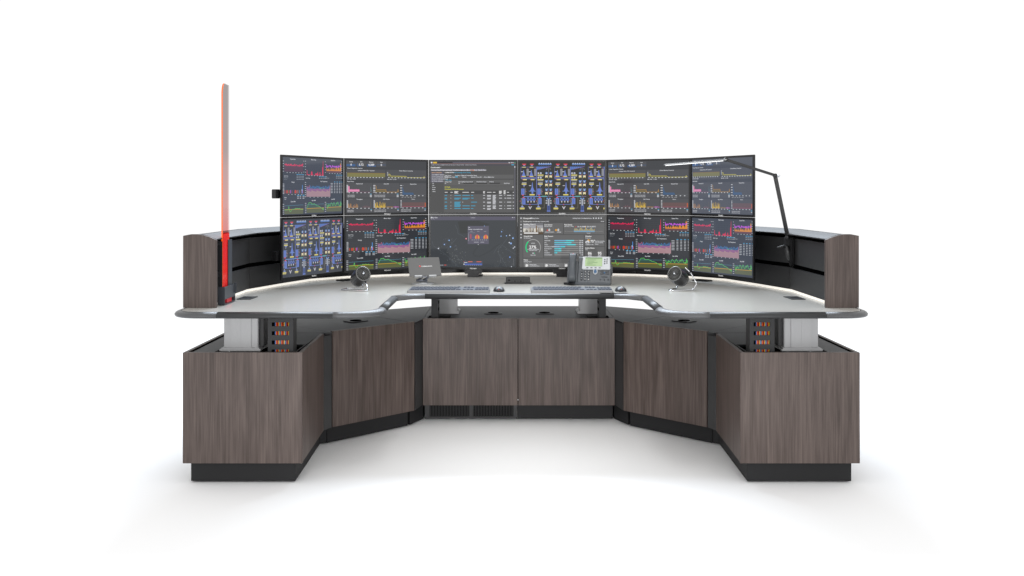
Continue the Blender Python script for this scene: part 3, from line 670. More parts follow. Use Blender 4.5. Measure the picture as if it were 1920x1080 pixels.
def screen_table():
    r = random.Random(9); s = Scr((82, 82, 82)); hd = (92, 91, 104); cy = (66, 178, 216)
    s.rect(0, 0, 1000, 22, hd, 1); s.rect(70, 4, 260, 19, (46, 46, 48), 2); s.rect(0, 22, 1000, 25, (170, 120, 110), 2); s.rect(0, 25, 1000, 50, hd, 1)
    s.rect(0, 25, 1000, 50, (78, 77, 84), 2)
    s.circ(12, 10, 10, (245, 245, 245), 4); s.rect(30, 2, 74, 20, (236, 196, 50), 4)
    s.circ(924, 12, 7, WH, 4); s.circ(948, 11, 6, WH, 4); s.circ(968, 11, 6, WH, 4); s.rect(982, 6, 996, 18, (60, 160, 110), 4)
    for u, tx in ((8, 'HOME'), (54, 'ACTIVE ALARMS'), (136, 'MAINTENANCE'), (236, 'REPORTS TABLES'), (344, 'SYSTEM'), (402, 'OPERATIONS'), (490, 'PROFILE')): s.text(tx, u, 38, 10, (190, 190, 196))
    s.text('Updated 16 Jun 2021 10:45', 835, 37, 11, WH); s.rect(950, 32, 982, 42, cy, 4)
    s.text('Dashboard', 2, 68, 17, (250, 250, 250)); s.text('My  >', 82, 68, 13, WH)
    s.rect(2, 88, 645, 108, (146, 144, 158), 2)
    for u, tx in ((8, 'Overview'), (76, 'News'), (114, 'Pricing'), (160, 'Analysis'), (212, 'Supply Demand'), (300, 'Production'), (364, 'Inventories'), (428, 'Flows'), (508, 'Tools'), (558, 'Data for Excel')): s.text(tx, u, 99, 12, (245, 245, 248))
    s.text('Pricing', 468, 99, 12, (245, 150, 80))
    s.rect(0, 118, 152, 246, (98, 96, 110), 1)
    for k, (tx, c) in enumerate((('MAIN OVERVIEW', (230, 180, 130)), ('DOCUMENT SEARCH', WH), ('DATA DOWNLOAD CENTER', WH), ('PRODUCT SPECIFICATIONS', WH), ('SETTINGS GENERAL', WH))): s.text(tx, 14, 130+k*25, 11, c, 5)
    for k, tx in enumerate(('Oil', 'Gas', 'Power', 'Metal', 'Other')): s.text(tx, 20, 256+k*24, 11, WH)
    s.text('COMMODITIES', 166, 128, 12, (250, 250, 250)); s.text('Crude Coverage, Ports, Pricing', 262, 128, 12, cy)
    s.rect(156, 154, 975, 200, (98, 98, 98), 1); s.rect(156, 216, 975, 282, (98, 98, 98), 1); s.rect(156, 288, 975, 600, (94, 94, 94), 1)
    for u, tx in ((166, 'Data Source'), (288, 'Frequency Type'), (374, 'Source Summary'), (472, 'Date Range')): s.text(tx, u, 162, 11, WH)
    s.text('Market Data Origin', 166, 182, 11, WH); s.rect(288, 174, 320, 186, cy, 4); s.text('Primary', 374, 182, 11, WH); s.text('Between 01 Jan 2021  -  30 Jun 2021', 474, 182, 11, WH); s.text('Quick Find', 678, 182, 11, WH)
    s.text('Price Type', 176, 216, 12, cy, 5)
    for u, tx in ((166, 'Voltage Type'), (325, 'Unit Type'), (384, 'Reporting Interval'), (540, 'Nomination Status'), (692, 'Delivery')): s.text(tx, u, 237, 11, WH)
    for a in (384, 540, 692): s.rect(a, 249, a+124, 261, (52, 52, 52), 3)
    s.text('All', 166, 255, 11, WH); s.text('All', 326, 255, 11, WH); s.text('Quick Find', 862, 255, 11, WH)
    s.text('All Deals', 166, 299, 13, (226, 222, 50)); s.text('Download Full XLS Document', 166, 324, 13, (226, 222, 50)); s.rect(962, 292, 974, 306, (240, 240, 240), 4)
    s.rect(156, 340, 975, 384, (72, 72, 72), 2)
    for u, ww, n in ((166, 34, 1), (234, 26, 1), (280, 46, 3), (374, 76, 1), (476, 36, 1), (618, 22, 3), (664, 52, 1), (732, 30, 1), (804, 36, 4), (858, 26, 5), (898, 24, 1), (966, 12, 1)):
        for k in range(n): s.rect(u, 362+(k-(n-1)/2)*9-3.2, u+ww*(1-.25*(k % 2)), 362+(k-(n-1)/2)*9+3.2, (246, 246, 246), 4)
    for i, v in enumerate((398, 431, 478, 522, 554)):
        s.rect(156, v-13, 975, v-12, (76, 76, 76), 2)
        nl = (1, 2, 4, 2, 1)[i]
        for u, ww, c, n in ((166, 28, cy, 1 if i in (0, 2, 4) else 2), (236, 6, WH, 1), (280, 76, cy, nl), (374, 86 if i != 2 else 8, cy if i != 2 else WH, 1 if i != 1 else 2), (476, (24, 30, 70, 50, 26)[i], cy, 1), (618, 22, WH, 1), (664, 46, WH, 2), (730, 38, WH, (3, 5, 3, 3, 1)[i]), (806, 34, WH, 1), (868, 22 if i == 1 else 6, WH, 1), (898, 50, WH, 1), (966, 14, WH, 1)):
            for k in range(n):
                vv = v+k*11
                if vv < 592: s.rect(u, vv-3.4, u+ww*(1-.3*r.random()*(k > 0)), vv+3.4, c, 4)
    s.rect(984, 50, 996, 600, (98, 98, 108), 2); s.rect(985, 52, 995, 72, (220, 220, 226), 4)
    return s
def screen_map():
    r = random.Random(4); s = Scr((68, 72, 76)); ln = (92, 98, 104)
    s.rect(0, 0, 1000, 44, (94, 92, 108), 2); s.text('Map View', 10, 13, 13, WH); s.rect(2, 4, 12, 22, WH, 5); s.text('Locations', 470, 13, 10, (190, 190, 200)); s.circ(962, 12, 5, WH, 5); s.rect(975, 9, 988, 15, (190, 190, 196), 5); s.rect(10, 34, 18, 38, (170, 170, 180), 5); s.rect(36, 34, 44, 38, (170, 170, 180), 5)
    s.poly([(320, 60), (560, 50), (700, 90), (640, 110), (420, 200), (350, 200)], (62, 65, 65), 1)
    s.line([(560, 350), (520, 400), (500, 440), (520, 470), (580, 470), (660, 430), (720, 390), (780, 340), (860, 320)], (64, 68, 71), 16, 1)
    for P in ([(20, 295), (30, 345), (90, 385), (210, 475), (330, 600)], [(310, 255), (240, 330), (200, 400), (220, 435), (300, 470), (350, 520), (420, 600)], [(290, 100), (320, 165), (320, 200), (400, 240)], [(912, 240), (840, 340), (800, 380), (800, 440), (825, 500), (810, 560), (785, 640)], [(840, 335), (920, 400), (1000, 450)], [(810, 440), (850, 520), (890, 590)], [(840, 320), (780, 370), (740, 440)], [(830, 540), (870, 590)]):
        s.line(P, ln, 3, 2)
    for (cu, cv, ru, rv, n) in ((220, 310, 80, 60, 30), (300, 460, 120, 60, 30), (320, 540, 60, 40, 16), (880, 460, 90, 120, 42), (820, 200, 60, 50, 12), (960, 320, 30, 120, 20), (150, 400, 60, 50, 12), (330, 380, 50, 40, 14)):
        for _ in range(n):
            u, v = cu+r.uniform(-ru, ru), cv+r.uniform(-rv, rv); q = r.choice(((84, 88, 94), (110, 116, 120), (84, 88, 112), (140, 142, 138)))
            s.line([(u, v), (u+r.uniform(-12, 12), v+r.uniform(2, 8))], q, 3.5, 3)
    for u, v, c, q in ((835, 180, (110, 165, 235), 7), (828, 232, (110, 165, 235), 7), (892, 228, (120, 170, 235), 7), (930, 222, (215, 220, 235), 7), (968, 256, (120, 175, 245), 10), (925, 308, (220, 224, 232), 8), (945, 318, (120, 170, 240), 11), (972, 374, (215, 220, 235), 7), (988, 360, (215, 220, 235), 7), (932, 480, (90, 140, 230), 9), (218, 282, (120, 175, 240), 8), (162, 330, (120, 165, 235), 8), (92, 378, (215, 220, 235), 8), (234, 358, (120, 175, 240), 8), (632, 112, (120, 165, 225), 5), (560, 330, (200, 200, 206), 5), (950, 592, (200, 205, 215), 6)):
        s.circ(u, v, q, c, 5); s.circ(u, v, q*.4, (235, 240, 250), 6)
    s.circ(418, 262, 9, (240, 110, 130), 5); s.circ(418, 262, 4, (250, 240, 240), 6)
    s.rect(436, 112, 684, 325, (98, 96, 112), 4); s.text('Site', 442, 128, 11, WH, 6); s.text('Energy consumption rate', 442, 150, 12, WH, 6); s.rect(442, 190, 520, 193, (150, 150, 160), 5)
    for u in (480, 560, 640): s.rect(u-14, 175, u+14, 180, (160, 160, 170), 5)
    for k in range(7): s.rect(461+k*3, 205+r.random()*8, 463+k*3, 262, (190, 90, 110), 5)
    for a in (490, 590):
        for k in range(7): s.rect(a+k*4, 248-(k % 3)*10, a+k*4+2, 262, (92, 110, 180), 5)
    cols = [(230, 150, 70), (240, 196, 80), (240, 130, 70), (236, 100, 80), (226, 90, 110), (236, 100, 80), (240, 150, 70), (244, 200, 80), (236, 140, 80)]
    for a in (522, 622):
        for k in range(9): s.rect(a+k*6, 214+abs(k-4)**1.8*1.6, a+k*6+5.5, 262, cols[k], 6)
    s.rect(444, 200, 448, 292, (170, 170, 180), 5)
    for k in range(8): s.rect(482+k*24, 274, 496+k*24, 280, (180, 180, 190), 5)
    s.rect(510, 300, 566, 306, (190, 190, 200), 5); s.rect(586, 300, 630, 306, (190, 190, 200), 5)
    s.rect(388, 528, 610, 582, (80, 84, 104), 4); s.rect(388, 530, 396, 536, (220, 90, 90), 5); s.rect(440, 530, 492, 539, (222, 120, 100), 5); s.rect(540, 530, 596, 539, (222, 110, 90), 5); s.rect(392, 541, 432, 547, WH, 5)
    s.rect(400, 558, 606, 570, (84, 116, 206), 5); s.circ(393, 564, 7, WH, 6)
    for k in range(8): s.rect(410+k*25, 573, 422+k*25, 578, (170, 175, 190), 5)
    s.rect(100, 568, 200, 580, (84, 84, 92), 3); s.text('Live Data', 108, 574, 8, WH); s.rect(160, 569, 184, 579, (200, 90, 80), 4)
    s.rect(975, 498, 977, 580, (150, 150, 156), 4)
    return s
def screen_building():
    r = random.Random(6); s = Scr((78, 78, 78)); pn = (104, 104, 104); dk = (60, 60, 60)
    s.rect(0, 0, 1000, 42, (92, 92, 92), 1); s.rect(0, 42, 1000, 75, (84, 84, 84), 1); s.rect(0, 0, 38, 600, (96, 96, 96), 2)
    s.text('Honeywell', 42, 20, 17, (250, 250, 250)); s.text('Building Center', 126, 20, 12, WH); s.text('Building Health Overview  >', 625, 20, 11, WH); s.text('Service Events', 760, 20, 11, WH)
    for u in (870, 900, 930, 960): s.circ(u, 20, 8, WH, 5)
    s.text('Dashboard', 42, 58, 14, (245, 245, 245)); s.text('Last 24 hrs', 125, 58, 11, WH); s.text('Monday, 26 January 2022', 190, 58, 11, WH); s.circ(962, 58, 5, WH); s.rect(974, 55, 992, 61, WH, 4)
    for k, v in enumerate((20, 60, 97, 133, 172, 212, 250)): s.circ(18, v, 8, WH if k != 1 else (150, 150, 152), 5)
    for a, b_, c, d in ((44, 78, 278, 210), (286, 78, 512, 210), (520, 78, 996, 210), (44, 218, 278, 488), (286, 218, 756, 488), (766, 218, 996, 350), (766, 358, 996, 488), (44, 496, 996, 598)): s.rect(a, b_, c, d, pn, 2)
    # plant photograph
    s.rect(44, 78, 278, 210, (168, 168, 172), 3); s.rect(44, 78, 278, 104, (122, 122, 126), 4); s.rect(44, 140, 278, 182, (228, 224, 214), 4)
    for _ in range(26): u = r.uniform(56, 262); h = r.uniform(10, 60); s.rect(u, 182-h, u+r.uniform(3, 9), 186, r.choice(((112, 98, 84), (140, 124, 108), (84, 76, 70))), 5)
    s.rect(192, 108, 206, 186, (130, 104, 74), 6); s.rect(44, 184, 278, 210, (92, 74, 52), 5); s.rect(52, 188, 220, 203, (240, 240, 240), 6)
    s.text('Building View A', 48, 92, 16, (250, 250, 250), 7)
    s.text('Live Events', 292, 97, 15, (250, 250, 250)); s.text('Real time events', 292, 117, 10, WH)
    s.poly([(318, 172), (338, 172), (328, 146)], (230, 80, 66), 5); s.text('0', 340, 158, 30, (250, 250, 250)); s.text('CRITICAL EVENTS', 296, 184, 10, WH); s.circ(430, 160, 13, (226, 160, 60)); s.text('0', 446, 158, 30, (250, 250, 250)); s.text('ALARMS', 440, 184, 10, WH); s.rect(398, 130, 400, 190, (130, 130, 130), 3)
    s.text('Past Events', 526, 97, 15, (250, 250, 250)); s.text('Last 24 hrs - 10 min', 526, 117, 10, WH); s.poly([(654, 126), (668, 126), (661, 112)], (230, 70, 60), 5); s.text('26 ALARMS', 680, 119, 15, WH); s.circ(775, 119, 8, (226, 160, 60)); s.text('224 ALERTS', 790, 119, 15, WH)
    for k in range(64):
        u = 532+k*7; s.rect(u, 172, u+3, 180, (150, 150, 150), 4)
    for k in range(35):
        u = 640+k*7; h = (12+34*abs(math.sin(k*.37+.5)))*(.5+r.random()*.5); s.rect(u, 168-h*.9, u+4, 168, (232, 190, 60) if k % 3 else (110, 190, 220), 5); s.rect(u, 168, u+4.5, 184, (120, 180, 220), 5)
    s.text('Timeline', 790, 196, 9, WH)
    s.text('Overall Risk', 50, 233, 15, (250, 250, 250)); s.text('All risk factors', 50, 254, 10, WH)
    def ring(a0, a1, col, w_):
        n = 22
        for k in range(n):
            p, q = R(a0+(a1-a0)*k/n), R(a0+(a1-a0)*(k+1)/n); ro, ri = 98, 98-w_; cu, cv = 160, 365
            s.poly([(cu+ro*math.cos(p)*.93, cv-ro*math.sin(p)), (cu+ri*math.cos(p)*.93, cv-ri*math.sin(p)), (cu+ri*math.cos(q)*.93, cv-ri*math.sin(q)), (cu+ro*math.cos(q)*.93, cv-ro*math.sin(q))], col, 4)
    ring(218, 132, (30, 216, 136), 15); ring(132, -38, (168, 168, 168), 9)
    s.text('LOW', 160, 316, 13, WH, anchor='c'); s.text('27%', 156, 360, 36, (250, 250, 250), anchor='c'); s.text('OVERALL RISK SCORE', 160, 388, 10, WH, anchor='c'); s.text('HAZARD RATE', 160, 400, 10, WH, anchor='c'); s.text('5%', 148, 434, 14, WH); s.rect(170, 428, 180, 438, (30, 200, 130), 4); s.text('PEAK RISK', 160, 456, 10, WH, anchor='c')
    s.text('Risk Factors', 292, 233, 15, (250, 250, 250)); s.text('Minutes', 292, 254, 10, WH)
    for k, (tx, q, nn) in enumerate((('WEATHER', .82, '738 M'), ('ACL', .71, '607 M'), ('WALK', .89, '758 M'), ('CROWD & TEMPERATURE', .45, '428 M'), ('ELECTRICITY', .29, '252 M'), ('HVAC', .29, '250 M'), ('HOLIDAY', .12, '125 M'), ('OCCUPANCY', 0, '3 M'))):
        v = 285+k*24; s.text(tx, 292, v, 11, WH); s.rect(410, v-5, 692, v+5, (158, 158, 158), 3)
        if q: s.rect(410, v-7, 410+282*q*.6, v+7, (118, 186, 222) if k in (0, 2, 3) else (96, 206, 222), 5); s.rect(410+282*q*.6, v-7, 410+282*q, v+7, (100, 226, 236), 5)
        s.text(nn, 746, v, 14, WH, anchor='r')
    s.text('Weather', 772, 233, 15, (250, 250, 250)); s.text('Temperature', 772, 254, 9, WH); s.circ(812, 284, 15, (232, 170, 70), 4); s.circ(788, 304, 14, WH, 5, 14); s.circ(804, 298, 16, WH, 5, 14); s.rect(784, 300, 822, 316, WH, 5); s.rect(786, 302, 810, 310, pn, 6)
    s.text('75\u00b0', 832, 292, 30, (245, 245, 245)); s.text('HUMIDITY 45%', 778, 332, 10, WH); s.text('Running moderate', 886, 290, 11, WH); s.text('and a moderate', 886, 308, 11, WH); s.text('breeze', 886, 326, 11, WH)
    s.text('Active Status', 772, 372, 15, (250, 250, 250)); s.text('Sensor', 772, 392, 9, WH); s.text('86', 826, 434, 34, (250, 250, 250), anchor='c'); s.text('95', 942, 434, 34, (250, 250, 250), anchor='c'); s.rect(806, 462, 848, 470, WH, 4); s.rect(922, 462, 962, 470, WH, 4)
    s.text('News', 50, 512, 15, (250, 250, 250)); s.text('Buildings Report', 50, 534, 10, WH)
    for a in (58, 290, 520, 750):
        s.rect(a, 552, a+225, 598, (122, 122, 122), 3); s.rect(a+4, 556, a+52, 596, (150, 150, 150), 4); s.circ(a+28, 578, 16, (240, 240, 240), 5, 7); s.poly([(a+12, 594), (a+30, 594), (a+20, 580)], (240, 240, 240), 5); s.text('News Item', a+60, 568, 13, WH); s.text('Latest Building Release', a+60, 584, 9, WH)
    return s
SM = {k: v().mesh('screen') for k, v in (('alarms', screen_alarms), ('metrics', screen_metrics), ('schematic', screen_schematic), ('table', screen_table), ('map', screen_map), ('building', screen_building))}

# ------------------------------------------------------------------ the twelve monitors
MW, MH = .5635, .3467
def build_monitor(p0, p1, z, content, label, side=False, bracket=0, foot=False):
    a, c = Vector(p0), Vector(p1); d = c-a; mid = (a+c)/2
    t = thing('monitor', label, 'monitor', (mid.x, mid.y, z), math.atan2(d.y, d.x), 'monitors in two rows around the desk')
    b = B(); hw = MW/2; sw, sh = Scr.W/2, Scr.H/2; cz = MH/2+.0005
    # front frame ring around the screen
    b.box(-hw, hw, 0, .008, cz+sh, MH); b.box(-hw, hw, 0, .008, 0, cz-sh); b.box(-hw, -sw, 0, .008, cz-sh, cz+sh); b.box(sw, hw, 0, .008, cz-sh, cz+sh)
    b.build('bezel', M['bezel'], t)
    b = B(); b.box(-hw+.001, hw-.001, .0081, .011, .001, MH-.001); b.box(-hw+.03, hw-.03, .011, .030, .02, MH-.02, .004); b.box(-.19, .19, .030, .048, .05, MH-.05, .006); b.build('back_shell', M['bezel'], t)
    me = SM[content]; o = bpy.data.objects.new('screen', me.copy()); C.objects.link(o); o.parent = t; o.location = (0, .0030, cz)
    o.data.materials.append(M['screen_haze' if side else 'screen'])
    vs, fs, wd = text2d('TECHNO'); k = .0075
    b = B(); vv = [b.bm.verts.new(((x-wd/2)*k, -.0006, .0018+y*k)) for x, y in vs]
    for q in fs:
        try: b.bm.faces.new([vv[i] for i in q])
        except ValueError: pass
    b.build('logo', M['white'], t)
    b = B(); b.box(-.04, .04, .048, .075, MH*.5-.05, MH*.5+.05, .002); b.box(-.02, .02, .075, .115, MH*.5-.02, MH*.5+.02, .002); b.build('mount_arm', M['bezel'], t)
    if bracket:
        b = B(); b.box(-hw-.024, -hw+.012, .016, .050, MH*bracket-.024, MH*bracket+.027, .003); b.box(-hw+.012, -hw+.05, .020, .046, MH*bracket-.006, MH*bracket+.006); b.build('side_bracket', M['bezel'], t)
    if foot:
        b = B(); b.box(-.055, .055, .010, .05, -.030, -.002, .002); b.box(-.035, .035, .012, .05, -.049, -.030, .001); b.build('foot_bracket', M['bezel'], t)
Lo, Up = .8365, 1.1845
pts = [(-1.313, 5.290), (-1.052, 5.798), (-.566, 6.09), (-.0015, 6.09), (.5625, 6.09), (1.038, 5.798), (1.296, 5.290)]
up = ('alarms', 'metrics', 'table', 'schematic', 'metrics', 'metrics'); lo = ('schematic', 'alarms', 'map', 'building', 'alarms', 'alarms')
lu = ['monitor with red and violet alarm charts, leftmost of the top row', 'monitor with grey metrics panels, top row above the left fan',
      'monitor showing a grey data table with cyan entries and yellow lines', 'monitor with blue and yellow plant schematic, centre of the top row',
      'monitor with grey metrics panels, top row behind the lamp tip', 'monitor with grey metrics panels, rightmost of the top row behind the lamp']
ll = ['monitor with blue and yellow plant schematic, leftmost of the bottom row', 'monitor with red alarm charts, bottom row right behind the left fan',
      'monitor showing a dark map with blue dots, between tablet and phone', 'monitor showing a building risk dashboard with a 27% gauge, behind the phone',
      'monitor with red alarm charts, bottom row between the phone and right fan', 'monitor with red alarm charts, rightmost of the bottom row']
for i in range(6):
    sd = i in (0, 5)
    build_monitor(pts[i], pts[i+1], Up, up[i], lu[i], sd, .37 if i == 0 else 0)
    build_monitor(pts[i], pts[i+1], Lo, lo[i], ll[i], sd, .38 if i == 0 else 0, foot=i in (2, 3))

# ------------------------------------------------------------------ red acrylic divider on the left
org = (-1.42, 4.57, Z1+.001)
t = thing('acrylic_divider', 'tall narrow red and pink acrylic divider standing in a black bracket', 'divider', org)
x, ya, yb, zt = -1.419, 4.562, 4.668, 1.843
P = [(ya, .815), (yb, .815), (yb, zt-.002)] + [(ya+.035+.035*math.cos(R(a)), zt-.055+.055*math.sin(R(a))) for a in range(90, 181, 10)]
b = B(); t_ = bmesh.new(); va = [t_.verts.new((x-.0032, y, z)) for y, z in P]; vb_ = [t_.verts.new((x+.0032, y, z)) for y, z in P]
t_.faces.new(va); t_.faces.new(vb_[::-1]); b._take(t_); b.build('acrylic_panel', M['acrylic'], t, org)
b = B(); edge = P[3:] + [(ya, .815)]
b.rings([[(x-.0034, y-.0002, z), (x+.0026, y-.0002, z), (x+.0026, y+.0012, z), (x-.0034, y+.0012, z)] for y, z in edge], smooth=False); b.build('panel_edge', M['acrylic_edge'], t, org)
b = B(); b.box(x-.016, x-.006, 4.553, 4.60, .86, 1.090); b.box(x-.006, x+.003, 4.553, 4.5575, .87, 1.089)
b.box(x-.016, x-.006, 4.60, 4.70, .80, 1.08); b.build('mount_channel', M['bracket_dark'], t, org)
b = B(); b.box(x+.0045, x+.0075, 4.640, 4.700, .86, 1.092); b.build('channel_lip', M['bracket'], t, org)
b = B(); b.box(x-.016, x-.012, 4.545, 4.64, Z1+.001, .872); b.box(x+.016, x+.030, 4.70, 4.702, .83, .88); b.box(x-.012, x+.018, 4.545, 4.549, Z1+.005, .873); b.box(x-.012, x+.018, 4.549, 4.72, Z1+.001, Z1+.005)
b.box(x+.014, x+.018, 4.549, 4.72, Z1+.028, .873); b.box(x-.012, x+.018, 4.715, 4.72, Z1+.006, .873); b.build('clamp_box', M['bracket'], t, org)
b = B(); b.box(x-.006, x+.006, 4.62, 4.70, Z1+.006, .85); b.build('foot_block', M['red'], t, org)

# ------------------------------------------------------------------ fans
def make_fan(face, n, stand, knob, label):
    n = Vector(n).normalized(); face = Vector(face)
    side = n.cross(Vector((0, 0, 1))).normalized(); upv = side.cross(n)
    F = basis(face, side, upv, n); foot = (face.x, face.y, Z1+.001)
    t = thing('desk_fan', label, 'fan', foot, group='small black desk fans')
    b = B(); b.lathe([(.012, -.112), (.030, -.108), (.042, -.096), (.0455, -.07), (.0460, -.04), (.0445, -.012), (.0435, -.004), (.0435, .0), (.0395, .001), (.039, -.012), (.0, -.0125)][:10], 36, F, caps=False)
    b.lathe([(.012, -.1115), (.0003, -.1115)], 24, F, caps=False)
    hg = b.build('housing', M['fan_black'], t, foot)
    b = B(); b.lathe([(.0392, -.014), (.0002, -.014)], 24, F, caps=False); b.build('inner_shroud', M['void'], hg, foot)
    b = B(); b.T = F
    for k in range(20):
        a0 = k*2*math.pi/20; rs = []
        for q in range(7):
            rr = .0115+(.0395-.0115)*q/6; a = a0+q*.15; wv = .0007+.0007*q/6
            c, s_ = math.cos(a), math.sin(a); tx, ty = -s_, c; z = .0018*math.sin(q/6*math.pi)
            rs.append([(rr*c+tx*wv, rr*s_+ty*wv, z), (rr*c-tx*wv, rr*s_-ty*wv, z), (rr*c-tx*wv, rr*s_-ty*wv, z-.004), (rr*c+tx*wv, rr*s_+ty*wv, z-.004)])
        b.rings(rs, smooth=False)
    n_ = 40
    b.rings([[((.0400+.0024*math.cos(u))*math.cos(a), (.0400+.0024*math.cos(u))*math.sin(a), .0024*math.sin(u)) for u in [i*math.pi/4 for i in range(8)]] for a in [k*2*math.pi/n_ for k in range(n_)]], loop=True)
    b.build('grille', M['fan_grille'], t, foot)
    b = B(); b.lathe([(.0125, -.003), (.0125, .001), (.010, .003), (.0075, .0035)], 24, F); hb = b.build('hub', M['fan_black'], t, foot)
    b = B(); b.T = F; b.ball((0, 0, .0035), .0055, sz=.6); b.build('hub_cap', M['chrome'], hb, foot)
    b = B(); b.tube(stand, .0036, 10); b.build('stand', M['chrome'], t, foot)
    b = B(); b.T = Matrix.Translation(knob); b.ball((0, 0, 0), .011, .8, .8, .8); b.build('knob', M['fan_black'], t, foot)
def rnd_path(pts, r=.012, n=4):
    pts = [Vector(p) for p in pts]; out = [pts[0]]
    for a, p, c in zip(pts, pts[1:], pts[2:]):
        u, v = (a-p), (c-p); rr = min(r, u.length*.45, v.length*.45); s0, s1 = p+u.normalized()*rr, p+v.normalized()*rr
        for k in range(n+1): q = k/n; out.append(s0*(1-q)**2+p*2*q*(1-q)+s1*q*q)
    return out+[pts[-1]]
zs = Z1+.0042
make_fan((-.856, 5.27, .876), (.46, -.80, .42), rnd_path([(-.843, 5.262, .836), (-.826, 5.235, zs+.002), (-.826, 5.20, zs), (-.975, 5.25, zs), (-.955, 5.335, zs), (-.86, 5.335, zs), (-.898, 5.355, .84)]), (-.845, 5.268, .838),
         'small black fan on chrome stand facing right, beside the tablet')
make_fan((.853, 5.27, .876), (-.56, -.75, .40), rnd_path([(.912, 5.275, .908), (.940, 5.275, .884), (.975, 5.265, .822), (.950, 5.245, zs), (.827, 5.215, zs), (.815, 5.24, zs), (.880, 5.35, zs), (.90, 5.37, .84)]), (.936, 5.277, .882),
         'small black fan on chrome stand facing left, beside the phone')

# ------------------------------------------------------------------ tablet on its stand
org = (-.56, 5.63, Z1+.001)
t = thing('control_tablet', 'small grey tablet display tilted on a folding metal stand', 'tablet', org)
b = B(); b.T = Matrix.Translation((-.562, 5.63, 0)) @ Matrix.Rotation(R(14), 4, 'Z')
b.prism([(-.062, -.030), (-.045, -.042), (.045, -.042), (.062, -.030), (.062, .030), (.045, .042), (-.045, .042), (-.062, .030)], Z1+.001, Z1+.006, .0015); b.lathe([(.032, Z1+.006), (.028, Z1+.010)], 24)
b.build('base', M['silver'], t, org)
wd_ = Vector((.945, .30, 0)).normalized(); back_ = Vector((-.025, .065, .105)).normalized(); nn = wd_.cross(back_).normalized()
back_ = nn.cross(wd_); O = Vector((-.540, 5.585, .838))
F = basis(O, wd_, back_, nn)
if nn.y > 0: F = basis(O, wd_, back_, nn)
b = B(); b.T = F; b.box(-.095, .095, 0, .124, -.007, 0, .0015); b.build('display', M['tablet'], t, org)
b = B(); b.T = F; vs, fs, wd0 = text2d('COMMANDSTA'); k = .0068
vv = [b.bm.verts.new(F @ Vector((-.020+x*k, .060+y*k, .0006))) for x, y in vs]
for q in fs:
    try: b.bm.faces.new([vv[i] for i in q])
    except ValueError: pass
b.build('logo_text', M['white'], t, org)
b = B(); b.T = F; b.lathe([(.0052, .0002), (.0052, .0008)], 14, Matrix.Translation((-.028, .064, 0))); b.build('logo_mark', M['red'], t, org)
b = B(); b.T = F
for a in (-.045, .040): b.box(a-.022, a+.022, -.006, .002, -.010, .008, .001)
b.build('ledge_hooks', M['silver'], t, org)
b = B()
for dx in (-.018, .018):
    b.tube([(-.540+dx+.012, 5.600, .838), (-.575+dx, 5.635, .810), (-.555+dx, 5.63, .799)], .0055, 8)
b.tube([(-.60, 5.628, .806), (-.535, 5.640, .806)], .007, 10); b.box(-.585, -.535, 5.60, 5.62, .828, .834, .001)
b.build('folding_arm', M['hinge'], t, org)

